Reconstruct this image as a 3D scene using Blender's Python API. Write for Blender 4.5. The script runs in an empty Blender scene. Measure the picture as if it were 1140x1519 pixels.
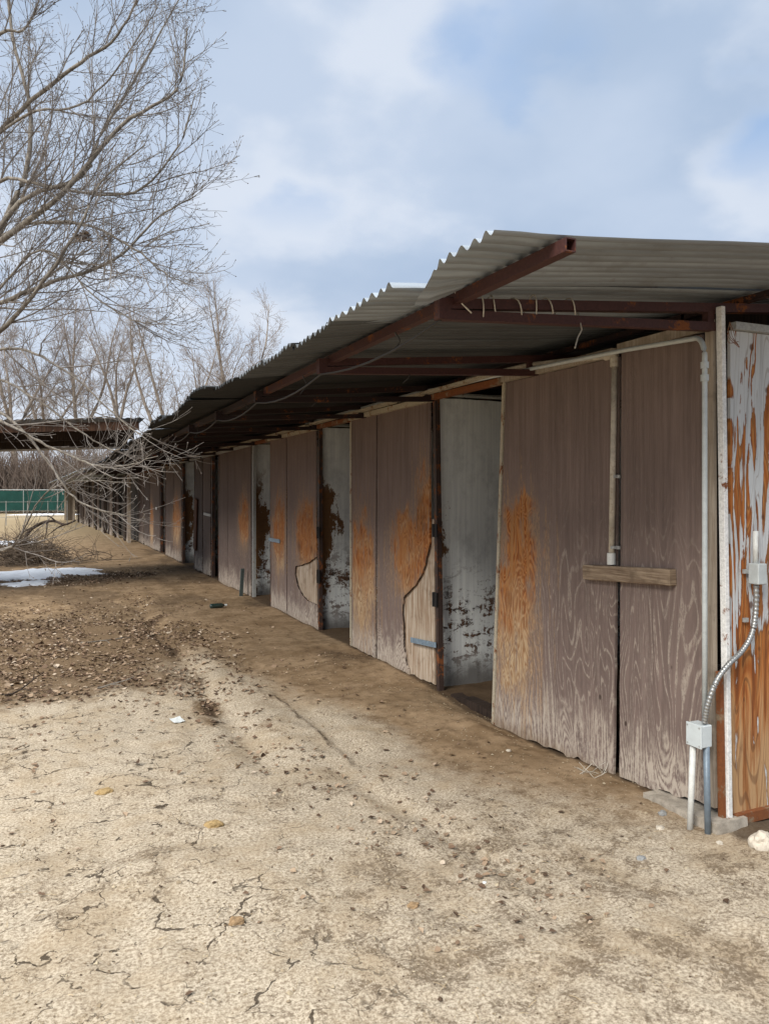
import bpy, bmesh, math, random
from math import sin, cos, pi, radians, sqrt
from mathutils import Vector, noise

S = bpy.context.scene
C = bpy.context.collection
R = random.Random(7)

# ------------------------------------------------------------------ measured frame of the place
F_PX, VPX, HOR = 1141.0, 70.0, 737.0
YAW = math.atan2(570 - VPX, F_PX)
EYE = 1.585
D = (sin(YAW), cos(YAW)); RT = (cos(YAW), -sin(YAW))
XF = 2.96                      # the facade plane
Y0 = 2.72                      # the end wall plane

def P(px, py, dep):
    dx = (px - 570) / F_PX
    return Vector(((D[0] + dx*RT[0])*dep, (D[1] + dx*RT[1])*dep, EYE + (HOR - py)/F_PX*dep))
def G(px, py):
    return P(px, py, EYE*F_PX/(py - HOR))
def FY(px, X=XF):
    dx = (px - 570)/F_PX
    return X*(D[1] + dx*RT[1])/(D[0] + dx*RT[0])
def FZ(px, py, X=XF):
    dx = (px - 570)/F_PX
    return EYE + (HOR - py)/F_PX*X/(D[0] + dx*RT[0])
def FP(px, py, X=XF):
    return (FY(px, X), FZ(px, py, X))
def clamp(v, a=0.0, b=1.0): return max(a, min(b, v))
def sstep(a, b, v):
    t = clamp((v - a)/(b - a)); return t*t*(3 - 2*t)
def fbm(x, y, z=0.0, o=4):
    return noise.fractal(Vector((x, y, z)), 1.0, 2.0, o)

# ------------------------------------------------------------------ node helper
class N:
    def __init__(self, name):
        self.m = bpy.data.materials.new(name); self.m.use_nodes = True
        self.t = self.m.node_tree; self.t.nodes.clear(); self.setup()
    def setup(self):
        self.out = self.t.nodes.new('ShaderNodeOutputMaterial')
        self.b = self.t.nodes.new('ShaderNodeBsdfPrincipled')
        self.t.links.new(self.b.outputs[0], self.out.inputs[0])
    def n(self, typ, **kw):
        o = self.t.nodes.new(typ)
        for k, v in kw.items(): setattr(o, k, v)
        return o
    def put(self, sock, v):
        if v is None: return
        if hasattr(v, 'is_output') or isinstance(v, bpy.types.NodeSocket): self.t.links.new(v, sock)
        else:
            if hasattr(sock, 'default_value'):
                if isinstance(v, (tuple, list)) and len(v) == 3 and len(sock.default_value) == 4: v = (*v, 1)
                sock.default_value = v
    def math(self, op, a, b=None, c=None, cl=False):
        o = self.n('ShaderNodeMath', operation=op); o.use_clamp = cl
        self.put(o.inputs[0], a); self.put(o.inputs[1], b); self.put(o.inputs[2], c)
        return o.outputs[0]
    def add(self, a, b): return self.math('ADD', a, b)
    def sub(self, a, b): return self.math('SUBTRACT', a, b)
    def mul(self, a, b): return self.math('MULTIPLY', a, b)
    def mx(self, a, b): return self.math('MAXIMUM', a, b)
    def sm(self, v, a, b, lo=0.0, hi=1.0):
        o = self.n('ShaderNodeMapRange', interpolation_type='SMOOTHSTEP')
        self.put(o.inputs[0], v)
        for i, k in enumerate((a, b, lo, hi)): self.put(o.inputs[i+1], k)
        return o.outputs[0]
    def pos(self):
        return self.n('ShaderNodeNewGeometry').outputs['Position']
    def sep(self, v):
        o = self.n('ShaderNodeSeparateXYZ'); self.put(o.inputs[0], v); return o.outputs
    def com(self, x, y, z):
        o = self.n('ShaderNodeCombineXYZ')
        for i, k in enumerate((x, y, z)): self.put(o.inputs[i], k)
        return o.outputs[0]
    def scale(self, v, s):
        o = self.n('ShaderNodeVectorMath', operation='MULTIPLY'); self.put(o.inputs[0], v)
        o.inputs[1].default_value = s; return o.outputs[0]
    def noise(self, v, sc=1.0, det=4.0, ro=.55, di=0.0):
        o = self.n('ShaderNodeTexNoise'); self.put(o.inputs['Vector'], v)
        o.inputs['Scale'].default_value = sc; o.inputs['Detail'].default_value = det
        o.inputs['Roughness'].default_value = ro; o.inputs['Distortion'].default_value = di
        return o.outputs[0]
    def voro(self, v, sc, feat='F1'):
        o = self.n('ShaderNodeTexVoronoi', feature=feat); self.put(o.inputs['Vector'], v)
        o.inputs['Scale'].default_value = sc; return o.outputs
    def mix(self, f, a, b, mode='MIX'):
        o = self.n('ShaderNodeMix', data_type='RGBA', blend_type=mode)
        self.put(o.inputs[0], f); self.put(o.inputs[6], a); self.put(o.inputs[7], b)
        return o.outputs[2]
    def attr(self, name):
        o = self.n('ShaderNodeAttribute'); o.attribute_name = name; return o.outputs
    def bump(self, h, st=.4, dist=.01):
        o = self.n('ShaderNodeBump'); o.inputs['Strength'].default_value = st
        o.inputs['Distance'].default_value = dist; self.put(o.inputs['Height'], h)
        self.t.links.new(o.outputs[0], self.b.inputs['Normal'])
    def fin(self, col, rough=.85, metal=0.0, spec=.25):
        self.put(self.b.inputs['Base Color'], col); self.put(self.b.inputs['Roughness'], rough)
        self.put(self.b.inputs['Metallic'], metal); self.put(self.b.inputs['Specular IOR Level'], spec)
        return self.m

# ------------------------------------------------------------------ materials
def contour(m, y, z, sy, sz, rings, seed, di=.5):
    """plywood figure: contour lines of a stretched noise"""
    n = m.noise(m.com(m.mul(y, sy), m.mul(z, sz), seed), 1.0, 2.2, .45, di)
    s = m.math('SINE', m.mul(n, rings*2*pi))
    return m.add(m.mul(s, .5), .5)

def ell(m, y, z, c, wob, wamp=1.0):
    cy, cz, ry, rz = c
    a = m.mul(m.sub(y, cy), 1/ry); b = m.mul(m.sub(z, cz), 1/rz)
    d = m.math('SQRT', m.add(m.mul(a, a), m.mul(b, b)))
    d = m.add(d, m.mul(m.sub(wob, .5), 2.3*wamp))
    return m.sm(d, 1.14, .70)

def mat_ply(name, patches=(), seed=0.0, figure=1.0, base=(.185, .135, .115), bleach=.55, axis='y', grime=()):
    m = N(name); p = m.sep(m.pos()); y = p[1] if axis == 'y' else p[0]; z = p[2]
    wob = m.noise(m.com(m.mul(y, 7), m.mul(z, 2.6), seed), 1, 6, .66, .4)
    streak = m.noise(m.com(m.mul(y, 42), m.mul(z, 1.3), seed+3), 1, 5, .6)
    fine = m.noise(m.com(m.mul(y, 260), m.mul(z, 9), seed+5), 1, 4, .7)
    fleck = m.noise(m.com(m.mul(y, 90), m.mul(z, 30), seed+8), 1, 6, .75)
    con = contour(m, y, z, 3.3, .62, 34, seed+11, .8)
    paint = m.mix(m.sm(streak, .3, .72), tuple(k*.80 for k in base), tuple(k*1.16 for k in base))
    paint = m.mix(m.mul(m.sm(m.noise(m.com(y, z, seed+2), 2.2, 4, .6), .35, .7), .35), paint, tuple(k*.68 for k in base))
    paint = m.mix(m.mul(m.sm(fine, .45, .75), .3), paint, tuple(k*1.5 for k in base))
    pale = m.mix(fine, (.34, .28, .225), (.52, .45, .37))
    # grain showing through the paint, stronger lower down
    low = m.sm(m.add(z, m.mul(m.sub(wob, .5), 1.2)), 1.75, .75)
    line = m.mul(m.sm(con, .84, .98), m.sm(fleck, .36, .60))
    col = m.mix(m.mul(m.mul(line, low), .62*figure), paint, pale)
    col = m.mix(m.mul(m.mul(m.sm(con, .16, .02), low), .20*figure), col, tuple(k*.62 for k in base))
    # bleached foot
    foot = m.sm(m.add(z, m.mul(m.sub(wob, .5), .9)), .40, .05)
    col = m.mix(m.math('MULTIPLY', m.mul(foot, m.sm(m.add(m.mul(fleck, .6), m.mul(con, .12)), .24, .44)), bleach*1.7, cl=True), col, pale)
    # bare orange wood
    if patches:
        con2 = contour(m, y, z, 6.5, 2.1, 13, seed+21, 1.2)
        og = m.mix(m.sm(con2, .3, .8), (.24, .068, .015), (.41, .165, .050))
        og = m.mix(m.sm(streak, .42, .66), og, (.36, .175, .065))
        og = m.mix(m.sm(m.add(z, m.mul(m.sub(wob, .5), 1.2)), 1.0, .45), og, m.mix(con2, (.29, .17, .085), (.48, .35, .215)))
        hi = m.noise(m.com(m.mul(y, 5), m.mul(z, 5), seed+31), 1, 4)
        og = m.mix(m.mul(m.sm(hi, .50, .68), .6), og, m.mix(con2, (.28, .14, .06), (.44, .29, .16)))
        og = m.mix(m.mul(m.sm(m.noise(m.com(m.mul(y, 3.2), m.mul(z, 1.8), seed+41), 1, 5, .7), .55, .72), .7), og, (.10, .045, .02))
        msk = None
        for c in patches:
            e = ell(m, y, z, c, wob, 1.0)
            msk = e if msk is None else m.mx(msk, e)
        halo = None
        for c in patches:
            e = ell(m, y, z, (c[0], c[1]-.03, c[2]*1.35, c[3]*1.3), streak, 1.5)
            halo = e if halo is None else m.mx(halo, e)
        col = m.mix(m.mul(halo, m.mul(m.sm(fleck, .35, .6), .7)), col, (.36, .23, .13))
        brk = m.noise(m.com(m.mul(y, 24), m.mul(z, 3.2), seed+71), 1, 6, .72)
        col = m.mix(m.mul(msk, m.mul(m.sm(fleck, .22, .46), m.sm(brk, .34, .46))), col, og)
    for c in grime:
        col = m.mix(m.mul(ell(m, y, z, c, wob, 1.2), .75), col, (.03, .02, .014))
    # nail heads and knots
    v = m.voro(m.com(m.mul(y, 3.3), m.mul(z, 2.1), seed), 1.0)
    knot = m.sm(v[0], .045, .02)
    col = m.mix(m.mul(knot, .8), col, (.03, .018, .012))
    spl = m.mul(m.sm(m.noise(m.com(m.mul(y, 70), m.mul(z, 1.1), seed+51), 1, 3, .6), .66, .70), m.sm(z, .9, .2))
    col = m.mix(m.mul(spl, .75), col, (.04, .028, .02))
    stain = m.sm(m.noise(m.com(m.mul(y, 9), m.mul(z, .8), seed+61), 1, 4, .6), .52, .72)
    col = m.mix(m.mul(m.mul(stain, m.sm(z, 1.2, 2.3)), .5), col, tuple(k*.45 for k in base))
    # splashed mud at the very foot
    mud = m.sm(m.add(z, m.mul(m.sub(streak, .5), .2)), .05, -.04)
    col = m.mix(m.mul(mud, .5), col, (.20, .135, .08))
    m.bump(m.add(m.mul(con, .5*figure), m.add(fine, m.mul(fleck, .6))), .45, .004)
    return m.fin(col, .82, 0, .22)

def mat_peel(name, seed=0., axis='x'):
    """white paint peeling off orange plywood"""
    m = N(name); p = m.sep(m.pos()); y = p[0] if axis == 'x' else p[1]; z = p[2]
    streak = m.noise(m.com(m.mul(y, 30), m.mul(z, 1.6), seed), 1, 5, .6)
    fine = m.noise(m.com(m.mul(y, 240), m.mul(z, 9), seed+5), 1, 4, .7)
    con = contour(m, y, z, 6.5, .75, 8, seed+11, .6)
    con2 = contour(m, y, z, 4.2, .45, 26, seed+14, .5)
    og = m.mix(con2, (.34, .10, .020), (.50, .21, .06))
    og = m.mix(m.sm(streak, .45, .66), og, (.17, .055, .018))
    og = m.mix(m.mul(m.sm(con2, .86, .98), .6), og, (.10, .035, .014))
    pale = m.mix(fine, (.36, .20, .085), (.50, .32, .17))
    og = m.mix(m.sm(m.add(z, m.mul(m.sub(streak, .5), 1.6)), .75, .15), og, m.mix(m.sm(streak, .48, .60), pale, (.30, .13, .045)))
    og = m.mix(m.mul(m.mul(m.sm(con2, .8, .97), m.sm(z, .6, .2)), .55), og, (.14, .065, .03))
    white = m.mix(fine, (.44, .45, .45), (.64, .65, .64))
    white = m.mix(m.mul(m.sm(streak, .5, .72), .5), white, (.30, .30, .30))
    lowf = m.noise(m.com(m.mul(y, 15), m.mul(z, 1.7), seed+20), 1, 6, .62, .8)
    h = m.sm(z, .9, 2.1)                                  # more paint left near the top
    thr = m.add(m.add(m.mul(h, .18), m.mul(con, .17)), lowf)
    edge = m.sub(1.0, m.mul(m.math('ABSOLUTE', m.sub(z, 1.10)), 2.6))     # a second white band
    thr = m.add(thr, m.mul(m.math('MAXIMUM', edge, 0.0), .15))
    thr = m.add(thr, m.add(m.mul(m.sub(streak, .5), .22), m.mul(m.sub(fine, .5), .10)))
    pm = m.sm(thr, .705, .73)
    col = m.mix(pm, og, white)
    rim = m.mul(m.sm(thr, .645, .705), m.sub(1.0, pm))
    col = m.mix(m.mul(rim, .55), col, (.13, .05, .02))
    crack = m.mul(m.sm(con2, .93, 1.0), pm)
    col = m.mix(m.mul(crack, .4), col, (.20, .14, .10))
    v = m.voro(m.com(m.mul(y, 5.5), m.mul(z, 4.1), seed), 1.0)
    col = m.mix(m.mul(m.sm(v[0], .10, .05), .8), col, (.09, .03, .012))
    m.bump(m.add(m.mul(pm, .8), m.add(fine, m.mul(con2, .3))), .6, .004)
    return m.fin(col, .8, 0, .25)

def mat_stall(name, seed=0., ew=.16):
    """dirty pale painted partition, chewed and scraped low down"""
    m = N(name); p = m.sep(m.pos()); x = p[0]; z = p[2]
    h = m.add(x, m.mul(p[1], .37))
    streak = m.noise(m.com(m.mul(h, 34), m.mul(z, .9), seed), 1, 4, .6)
    n1 = m.noise(m.com(m.mul(h, 5), m.mul(z, 3), seed), 1, 6, .72)
    n2 = m.noise(m.com(m.mul(h, 7), m.mul(z, 15), seed+3), 1, 7, .78, .9)
    col = m.mix(m.sm(streak, .3, .7), (.64, .65, .63), (.78, .79, .75))
    col = m.mix(m.mul(m.sm(n1, .45, .7), .55), col, (.40, .405, .40))
    low = m.sm(m.math('ABSOLUTE', m.sub(z, .50)), .62, .12)
    drip = m.noise(m.com(m.mul(h, 16), m.mul(z, 2.2), seed+6), 1, 5, .7)
    scr = m.mul(m.sm(m.add(m.mul(n2, .5), m.add(m.mul(n1, .28), m.mul(drip, .25))), .52, .555), low)
    col = m.mix(scr, col, m.mix(m.sm(drip, .4, .6), (.030, .018, .012), (.11, .055, .03)))
    edge = m.sm(m.add(m.sub(x, XF), m.add(m.mul(m.sub(n1, .5), .9), m.mul(m.math('ABSOLUTE', m.sub(z, 1.25)), .22))), ew, ew - .05)
    col = m.mix(m.mul(edge, m.sm(z, 2.2, 1.6)), col, m.mix(n2, (.06, .026, .012), (.22, .11, .04)))
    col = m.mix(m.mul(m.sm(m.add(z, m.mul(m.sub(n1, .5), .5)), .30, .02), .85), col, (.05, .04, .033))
    m.bump(m.add(n2, streak), .35, .004)
    return m.fin(col, .75, 0, .3)

def mat_wood(name, c1, c2, seed=0., vert=True, sc=1.0):
    m = N(name); p = m.sep(m.pos()); h = m.add(p[0], p[1])
    a, b = (m.mul(h, 60*sc), m.mul(p[2], 3*sc)) if vert else (m.mul(h, 4*sc), m.mul(p[2], 90*sc))
    g = m.noise(m.com(a, b, seed), 1, 5, .65, .3)
    k = m.noise(m.pos(), 9*sc, 4, .6)
    col = m.mix(m.sm(g, .3, .7), c1, c2)
    col = m.mix(m.mul(m.sm(k, .5, .7), .5), col, tuple(q*.55 for q in c1))
    m.bump(g, .4, .004)
    return m.fin(col, .85, 0, .2)

def mat_rusty(name, paint, rust=.5, metal=0.0, rough=.6, seed=0.):
    m = N(name); p = m.pos()
    n1 = m.noise(m.add_vec(p, seed) if False else p, 6 + seed, 7, .68)
    n2 = m.noise(p, 70, 4, .7)
    col = m.mix(m.sm(n2, .3, .7), tuple(k*.8 for k in paint), tuple(k*1.15 for k in paint))
    r = m.mix(n2, (.10, .032, .012), (.25, .085, .025))
    f = m.sm(m.add(n1, m.mul(m.sub(n2, .5), .3)), .72 - .4*rust, .80 - .4*rust)
    col = m.mix(f, col, r)
    m.bump(n2, .3, .003)
    return m.fin(col, m.sm(f, 0, 1, rough, .9), metal, .35)

def mat_zinc(name, dk=1.0):
    m = N(name); p = m.sep(m.pos()); q = m.pos()
    st = m.noise(m.com(m.mul(p[0], 1.4), m.mul(p[1], 24), p[2]), 1, 5, .65)
    n1 = m.noise(q, 3.0, 6, .65); n2 = m.noise(q, 130, 2, .5)
    col = m.mix(m.sm(st, .3, .7), (.225, .262, .30), (.38, .43, .475))
    col = m.mix(m.mul(m.sm(n1, .5, .72), .6), col, (.16, .155, .145))
    col = m.mix(m.mul(m.sm(m.noise(q, 1.7, 7, .7), .60, .68), .65), col, (.13, .065, .035))
    col = m.mix(m.mul(n2, .25), col, (.34, .35, .35))
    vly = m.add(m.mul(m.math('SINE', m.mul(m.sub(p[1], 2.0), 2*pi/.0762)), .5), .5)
    col = m.mix(m.mul(m.sm(m.add(vly, m.mul(m.sub(n1, .5), .8)), .45, .05), .45), col, (.13, .12, .105))  # valley stripes painted in, standing in for groove shading as well as dirt
    if dk < 1: col = m.mix(1.0, col, (dk, dk*.97, dk*.93), 'MULTIPLY')  # painted shade: multiplies the whole metal colour down
    m.bump(m.add(st, n2), .15, .003)
    return m.fin(col, .62, .25, .4)

def mat_plain(name, c, rough=.6, metal=0., var=.2, sc=25, spec=.4, dirt=(.12, .085, .055), dirtf=.3):
    m = N(name); q = m.pos()
    a = m.noise(q, sc, 5, .65); b = m.noise(q, sc*5, 3, .6)
    col = m.mix(m.sm(a, .3, .7), tuple(k*(1-var) for k in c), tuple(k*(1+var) for k in c))
    col = m.mix(m.mul(m.sm(b, .5, .75), dirtf), col, dirt)
    m.bump(b, .2, .003)
    return m.fin(col, rough, metal, spec)

def mat_bark(name, c1, c2, sc=30.):
    m = N(name); q = m.pos(); p = m.sep(q)
    a = m.noise(m.com(m.mul(p[0], sc), m.mul(p[1], sc), m.mul(p[2], sc*.35)), 1, 5, .7)
    b = m.noise(q, 2.5, 3, .5)
    col = m.mix(m.sm(a, .3, .7), c1, c2)
    col = m.mix(m.mul(m.sm(b, .4, .7), .5), col, tuple(k*.5 for k in c1))
    m.bump(a, .5, .01)
    return m.fin(col, .9, 0, .15)

def mat_leaf():
    m = N('dry_leaf'); o = m.n('ShaderNodeNewGeometry').outputs['Random Per Island']
    r = m.n('ShaderNodeValToRGB'); m.put(r.inputs[0], o); e = r.color_ramp
    cols = [(0, (.07, .042, .026)), (.35, (.165, .105, .066)), (.65, (.27, .185, .118)), (.88, (.38, .28, .19)), (1, (.50, .41, .31))]
    e.elements[0].position = 0; e.elements[0].color = (*cols[0][1], 1)
    e.elements[1].position = 1; e.elements[1].color = (*cols[-1][1], 1)
    for t, c in cols[1:-1]:
        k = e.elements.new(t); k.color = (*c, 1)
    return m.fin(r.outputs[0], .8, 0, .2)

def mat_grit():
    m = N('grit'); o = m.n('ShaderNodeNewGeometry').outputs['Random Per Island']
    c = m.mix(o, (.20, .145, .09), (.50, .42, .29))
    c = m.mix(m.sm(o, .86, .9), c, (.09, .06, .04))
    return m.fin(c, .95, 0, .1)

def mat_ground():
    m = N('bare_earth'); q = m.pos(); p = m.sep(q); z = m.attr('zone')
    s = m.sep(z[1]); dirt, leafy, dark = s[0], s[1], s[2]
    xy = m.com(p[0], p[1], 0)
    big = m.noise(xy, .55, 5, .6, .4); mid = m.noise(xy, 2.6, 7, .68, .3)
    clump = m.noise(xy, 11, 7, .74, .2); grit = m.noise(xy, 70, 5, .8); gr2 = m.noise(xy, 240, 2, .7)
    tan = m.mix(m.sm(grit, .38, .60), (.25, .195, .135), (.57, .485, .365))
    tan = m.mix(m.mul(m.sm(m.noise(xy, 60, 3, .8), .55, .68), .55), tan, (.16, .112, .07))
    tan = m.mix(m.mul(m.sm(mid, .42, .66), .55), tan, (.33, .245, .150))
    # dark dead tufts and scuffs
    tn = m.add(m.mul(m.noise(xy, 5.5, 6, .75, .3), .5), m.add(m.mul(m.noise(xy, 44, 6, .85), .42), m.mul(mid, .08)))
    tuft = m.mul(m.sm(m.add(tn, m.mul(z[3], .062)), .545, .60), m.sm(m.noise(xy, 48, 4, .8), .36, .52))
    tan = m.mix(m.mul(tuft, .74), tan, m.mix(grit, (.055, .037, .023), (.17, .118, .072)))
    sc = m.mul(m.sm(m.noise(xy, 30, 5, .75), .58, .68), m.sm(mid, .42, .58))
    tan = m.mix(m.mul(sc, .65), tan, (.13, .088, .055))
    earth = m.mix(m.sm(mid, .3, .7), (.19, .125, .068), (.34, .24, .145))
    earth = m.mix(m.mul(m.sm(clump, .46, .68), .6), earth, (.085, .052, .028))
    earth = m.mix(m.mul(m.sm(grit, .55, .72), .45), earth, (.36, .26, .16))
    d = m.sm(m.add(dirt, m.mul(m.sub(clump, .5), .9)), .15, .85)
    col = m.mix(d, tan, earth)
    lf = m.mix(m.sm(grit, .3, .7), (.085, .054, .030), (.25, .172, .10))
    col = m.mix(m.sm(m.add(leafy, m.mul(m.sub(clump, .5), .7)), .35, .75), col, lf)
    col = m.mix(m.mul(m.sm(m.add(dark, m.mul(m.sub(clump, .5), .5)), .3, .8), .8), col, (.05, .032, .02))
    # drying cracks
    warp = m.n('ShaderNodeVectorMath', operation='ADD')
    nz = m.n('ShaderNodeTexNoise'); m.put(nz.inputs['Vector'], xy); nz.inputs['Scale'].default_value = 7; nz.inputs['Detail'].default_value = 4
    vm = m.n('ShaderNodeVectorMath', operation='SCALE'); m.put(vm.inputs[0], nz.outputs[1]); vm.inputs[3].default_value = .22
    m.put(warp.inputs[0], xy); m.put(warp.inputs[1], vm.outputs[0])
    cr = m.voro(warp.outputs[0], 2.9, 'DISTANCE_TO_EDGE')[0]
    cr2 = m.voro(warp.outputs[0], 6.5, 'DISTANCE_TO_EDGE')[0]
    lft = m.sm(p[0], 1.5, .7); gate = m.mul(m.sm(m.noise(xy, 4.2, 3, .6), .46, .54), lft); gate2 = m.mul(m.sm(m.noise(xy, 5.7, 3, .6), .49, .56), lft)
    open_ = m.sub(1.0, m.sm(m.add(dirt, leafy), .15, .5))
    wv = m.sm(m.noise(xy, 14, 4), .38, .7, .003, .026)
    c1 = m.mul(m.mul(m.math('LESS_THAN', cr, m.mul(wv, .9)), gate), open_)
    c2 = m.mul(m.mul(m.math('LESS_THAN', cr2, wv), gate2), open_)
    ck = m.mx(c1, m.mul(c2, .8))
    col = m.mix(m.mul(ck, .85), col, (.035, .024, .016))
    far = m.sm(p[1], 22, 45)
    col = m.mix(m.mul(far, .8), col, m.mix(mid, (.26, .20, .12), (.38, .30, .18)))
    h = m.add(m.add(m.mul(grit, .5), m.mul(clump, 1.6)), m.add(m.mul(gr2, .25), m.mul(ck, -1.6)))
    m.bump(h, .42, .010)
    return m.fin(col, .95, 0, .1)

M = {}
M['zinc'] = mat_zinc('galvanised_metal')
M['zinc_shade'] = mat_zinc('shaded_metal', .36)  # same sheet metal with under-eave shade put into its colour
M['zinc_deep_shade'] = mat_zinc('deep_shaded_metal', .10)  # deeper painted shade for the sheets furthest back
M['shaded_red'] = mat_rusty('shaded_red_steel', (.020, .009, .008), .35, 0, .7, .0)  # red steel darkened in colour to stand in for shade under the roof
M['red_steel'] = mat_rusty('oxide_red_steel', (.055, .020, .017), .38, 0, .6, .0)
M['rust'] = mat_rusty('rusty_steel', (.22, .16, .10), .8, 0, .7, 1.3)
M['cream'] = mat_rusty('chipped_cream_steel', (.40, .35, .26), .42, 0, .6, 2.1)
M['white_steel'] = mat_rusty('chipped_white_steel', (.70, .69, .66), .28, 0, .55, 3.3)
M['grey_steel'] = mat_rusty('grey_steel', (.33, .33, .31), .3, 0, .5, .7)
M['dark_steel'] = mat_rusty('dark_brown_steel', (.045, .028, .022), .5, 0, .6, 4.0)
M['conduit'] = mat_plain('grey_conduit', (.47, .50, .49), .45, .1, .08, 20, .4, dirtf=.12)
M['pvc'] = mat_plain('aged_white_plastic_pipe', (.46, .41, .33), .5, 0, .2, 12, .4, (.22, .14, .09), .55)
M['pvc_white'] = mat_plain('white_plastic_pipe', (.62, .62, .58), .45, 0, .1, 30, .4, dirtf=.15)
M['blue_pipe'] = mat_plain('blue_grey_pipe', (.16, .20, .235), .45, .2, .12, 30, .4, dirtf=.2)
M['box_grey'] = mat_plain('painted_box', (.52, .56, .56), .45, 0, .05, 18, .45, dirtf=.08)
M['flex'] = mat_plain('bare_flex_metal', (.36, .36, .345), .35, .7, .12, 60, .5, dirtf=.1)
M['hinge_blue'] = mat_plain('blue_grey_strap', (.20, .27, .33), .5, .2, .2, 40, .4, (.2, .1, .05), .35)
M['hinge_black'] = mat_plain('black_iron', (.018, .017, .017), .6, .3, .2, 40)
M['concrete'] = mat_plain('old_concrete', (.34, .30, .245), .9, 0, .25, 18, .2)
M['rock'] = mat_plain('pale_rock', (.52, .46, .37), .9, 0, .18, 14, .2, (.2, .15, .1), .4)
M['rock_grey'] = mat_plain('grey_stone', (.27, .27, .26), .9, 0, .2, 30, .2)
M['rock_tan'] = mat_plain('tan_clod', (.30, .20, .11), .95, 0, .3, 60, .1)
M['rock_yellow'] = mat_plain('yellow_clod', (.34, .235, .11), .95, 0, .3, 70, .1)
M['paper'] = mat_plain('scrap_paper', (.62, .64, .62), .8, 0, .06, 40, .2, dirtf=.15)
M['snow'] = mat_plain('old_snow', (.78, .81, .86), .7, 0, .06, 8, .3, (.5, .47, .43), .25)
M['plank'] = mat_wood('weathered_plank', (.15, .10, .066), (.33, .25, .17), 2., False)
M['stud'] = mat_wood('pale_trim', (.24, .19, .14), (.40, .34, .27), 5., True)
M['innerply'] = mat_wood('bare_inner_ply', (.24, .145, .08), (.56, .48, .38), 9., True, .8)
M['darkwood'] = mat_wood('dark_old_wood', (.018, .012, .009), (.05, .033, .024), 3.)
M['beamwood'] = mat_wood('brown_fascia', (.035, .019, .013), (.10, .052, .030), 4., True, .4)
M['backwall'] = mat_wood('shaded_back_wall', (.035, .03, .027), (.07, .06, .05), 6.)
M['green'] = mat_plain('green_windscreen', (.010, .050, .040), .8, 0, .15, 1.5, .2, (.03, .06, .05), .3)
M['bark'] = mat_bark('grey_bark', (.12, .10, .082), (.30, .27, .225))
M['twig'] = mat_bark('twig_bark', (.135, .115, .10), (.30, .27, .24), 12)
M['barkfar'] = mat_bark('far_bark', (.19, .155, .125), (.34, .29, .24), 4)
M['twigfar'] = mat_bark('far_twigs', (.19, .150, .125), (.33, .28, .24), 1.2)
M['brush'] = mat_bark('dead_brush', (.075, .055, .040), (.20, .155, .115), 20)
M['darkbranch'] = mat_bark('dark_branch', (.030, .021, .016), (.075, .055, .042), 20)
M['woods'] = mat_bark('thicket', (.13, .095, .075), (.24, .19, .155), .6)
M['leaf'] = mat_leaf(); M['grit'] = mat_grit(); M['ground'] = mat_ground()
M['strawbit'] = mat_plain('straw_stem', (.40, .31, .19), .8, 0, .4, 3., .2)
M['wire'] = mat_plain('pale_wire', (.46, .42, .35), .5, .1, .2, 50)
M['cable'] = mat_plain('dark_cable', (.03, .028, .026), .6)
M['glassdark'] = mat_plain('dark_plastic', (.02, .04, .035), .15, 0, .2, 40, .6)

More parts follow.
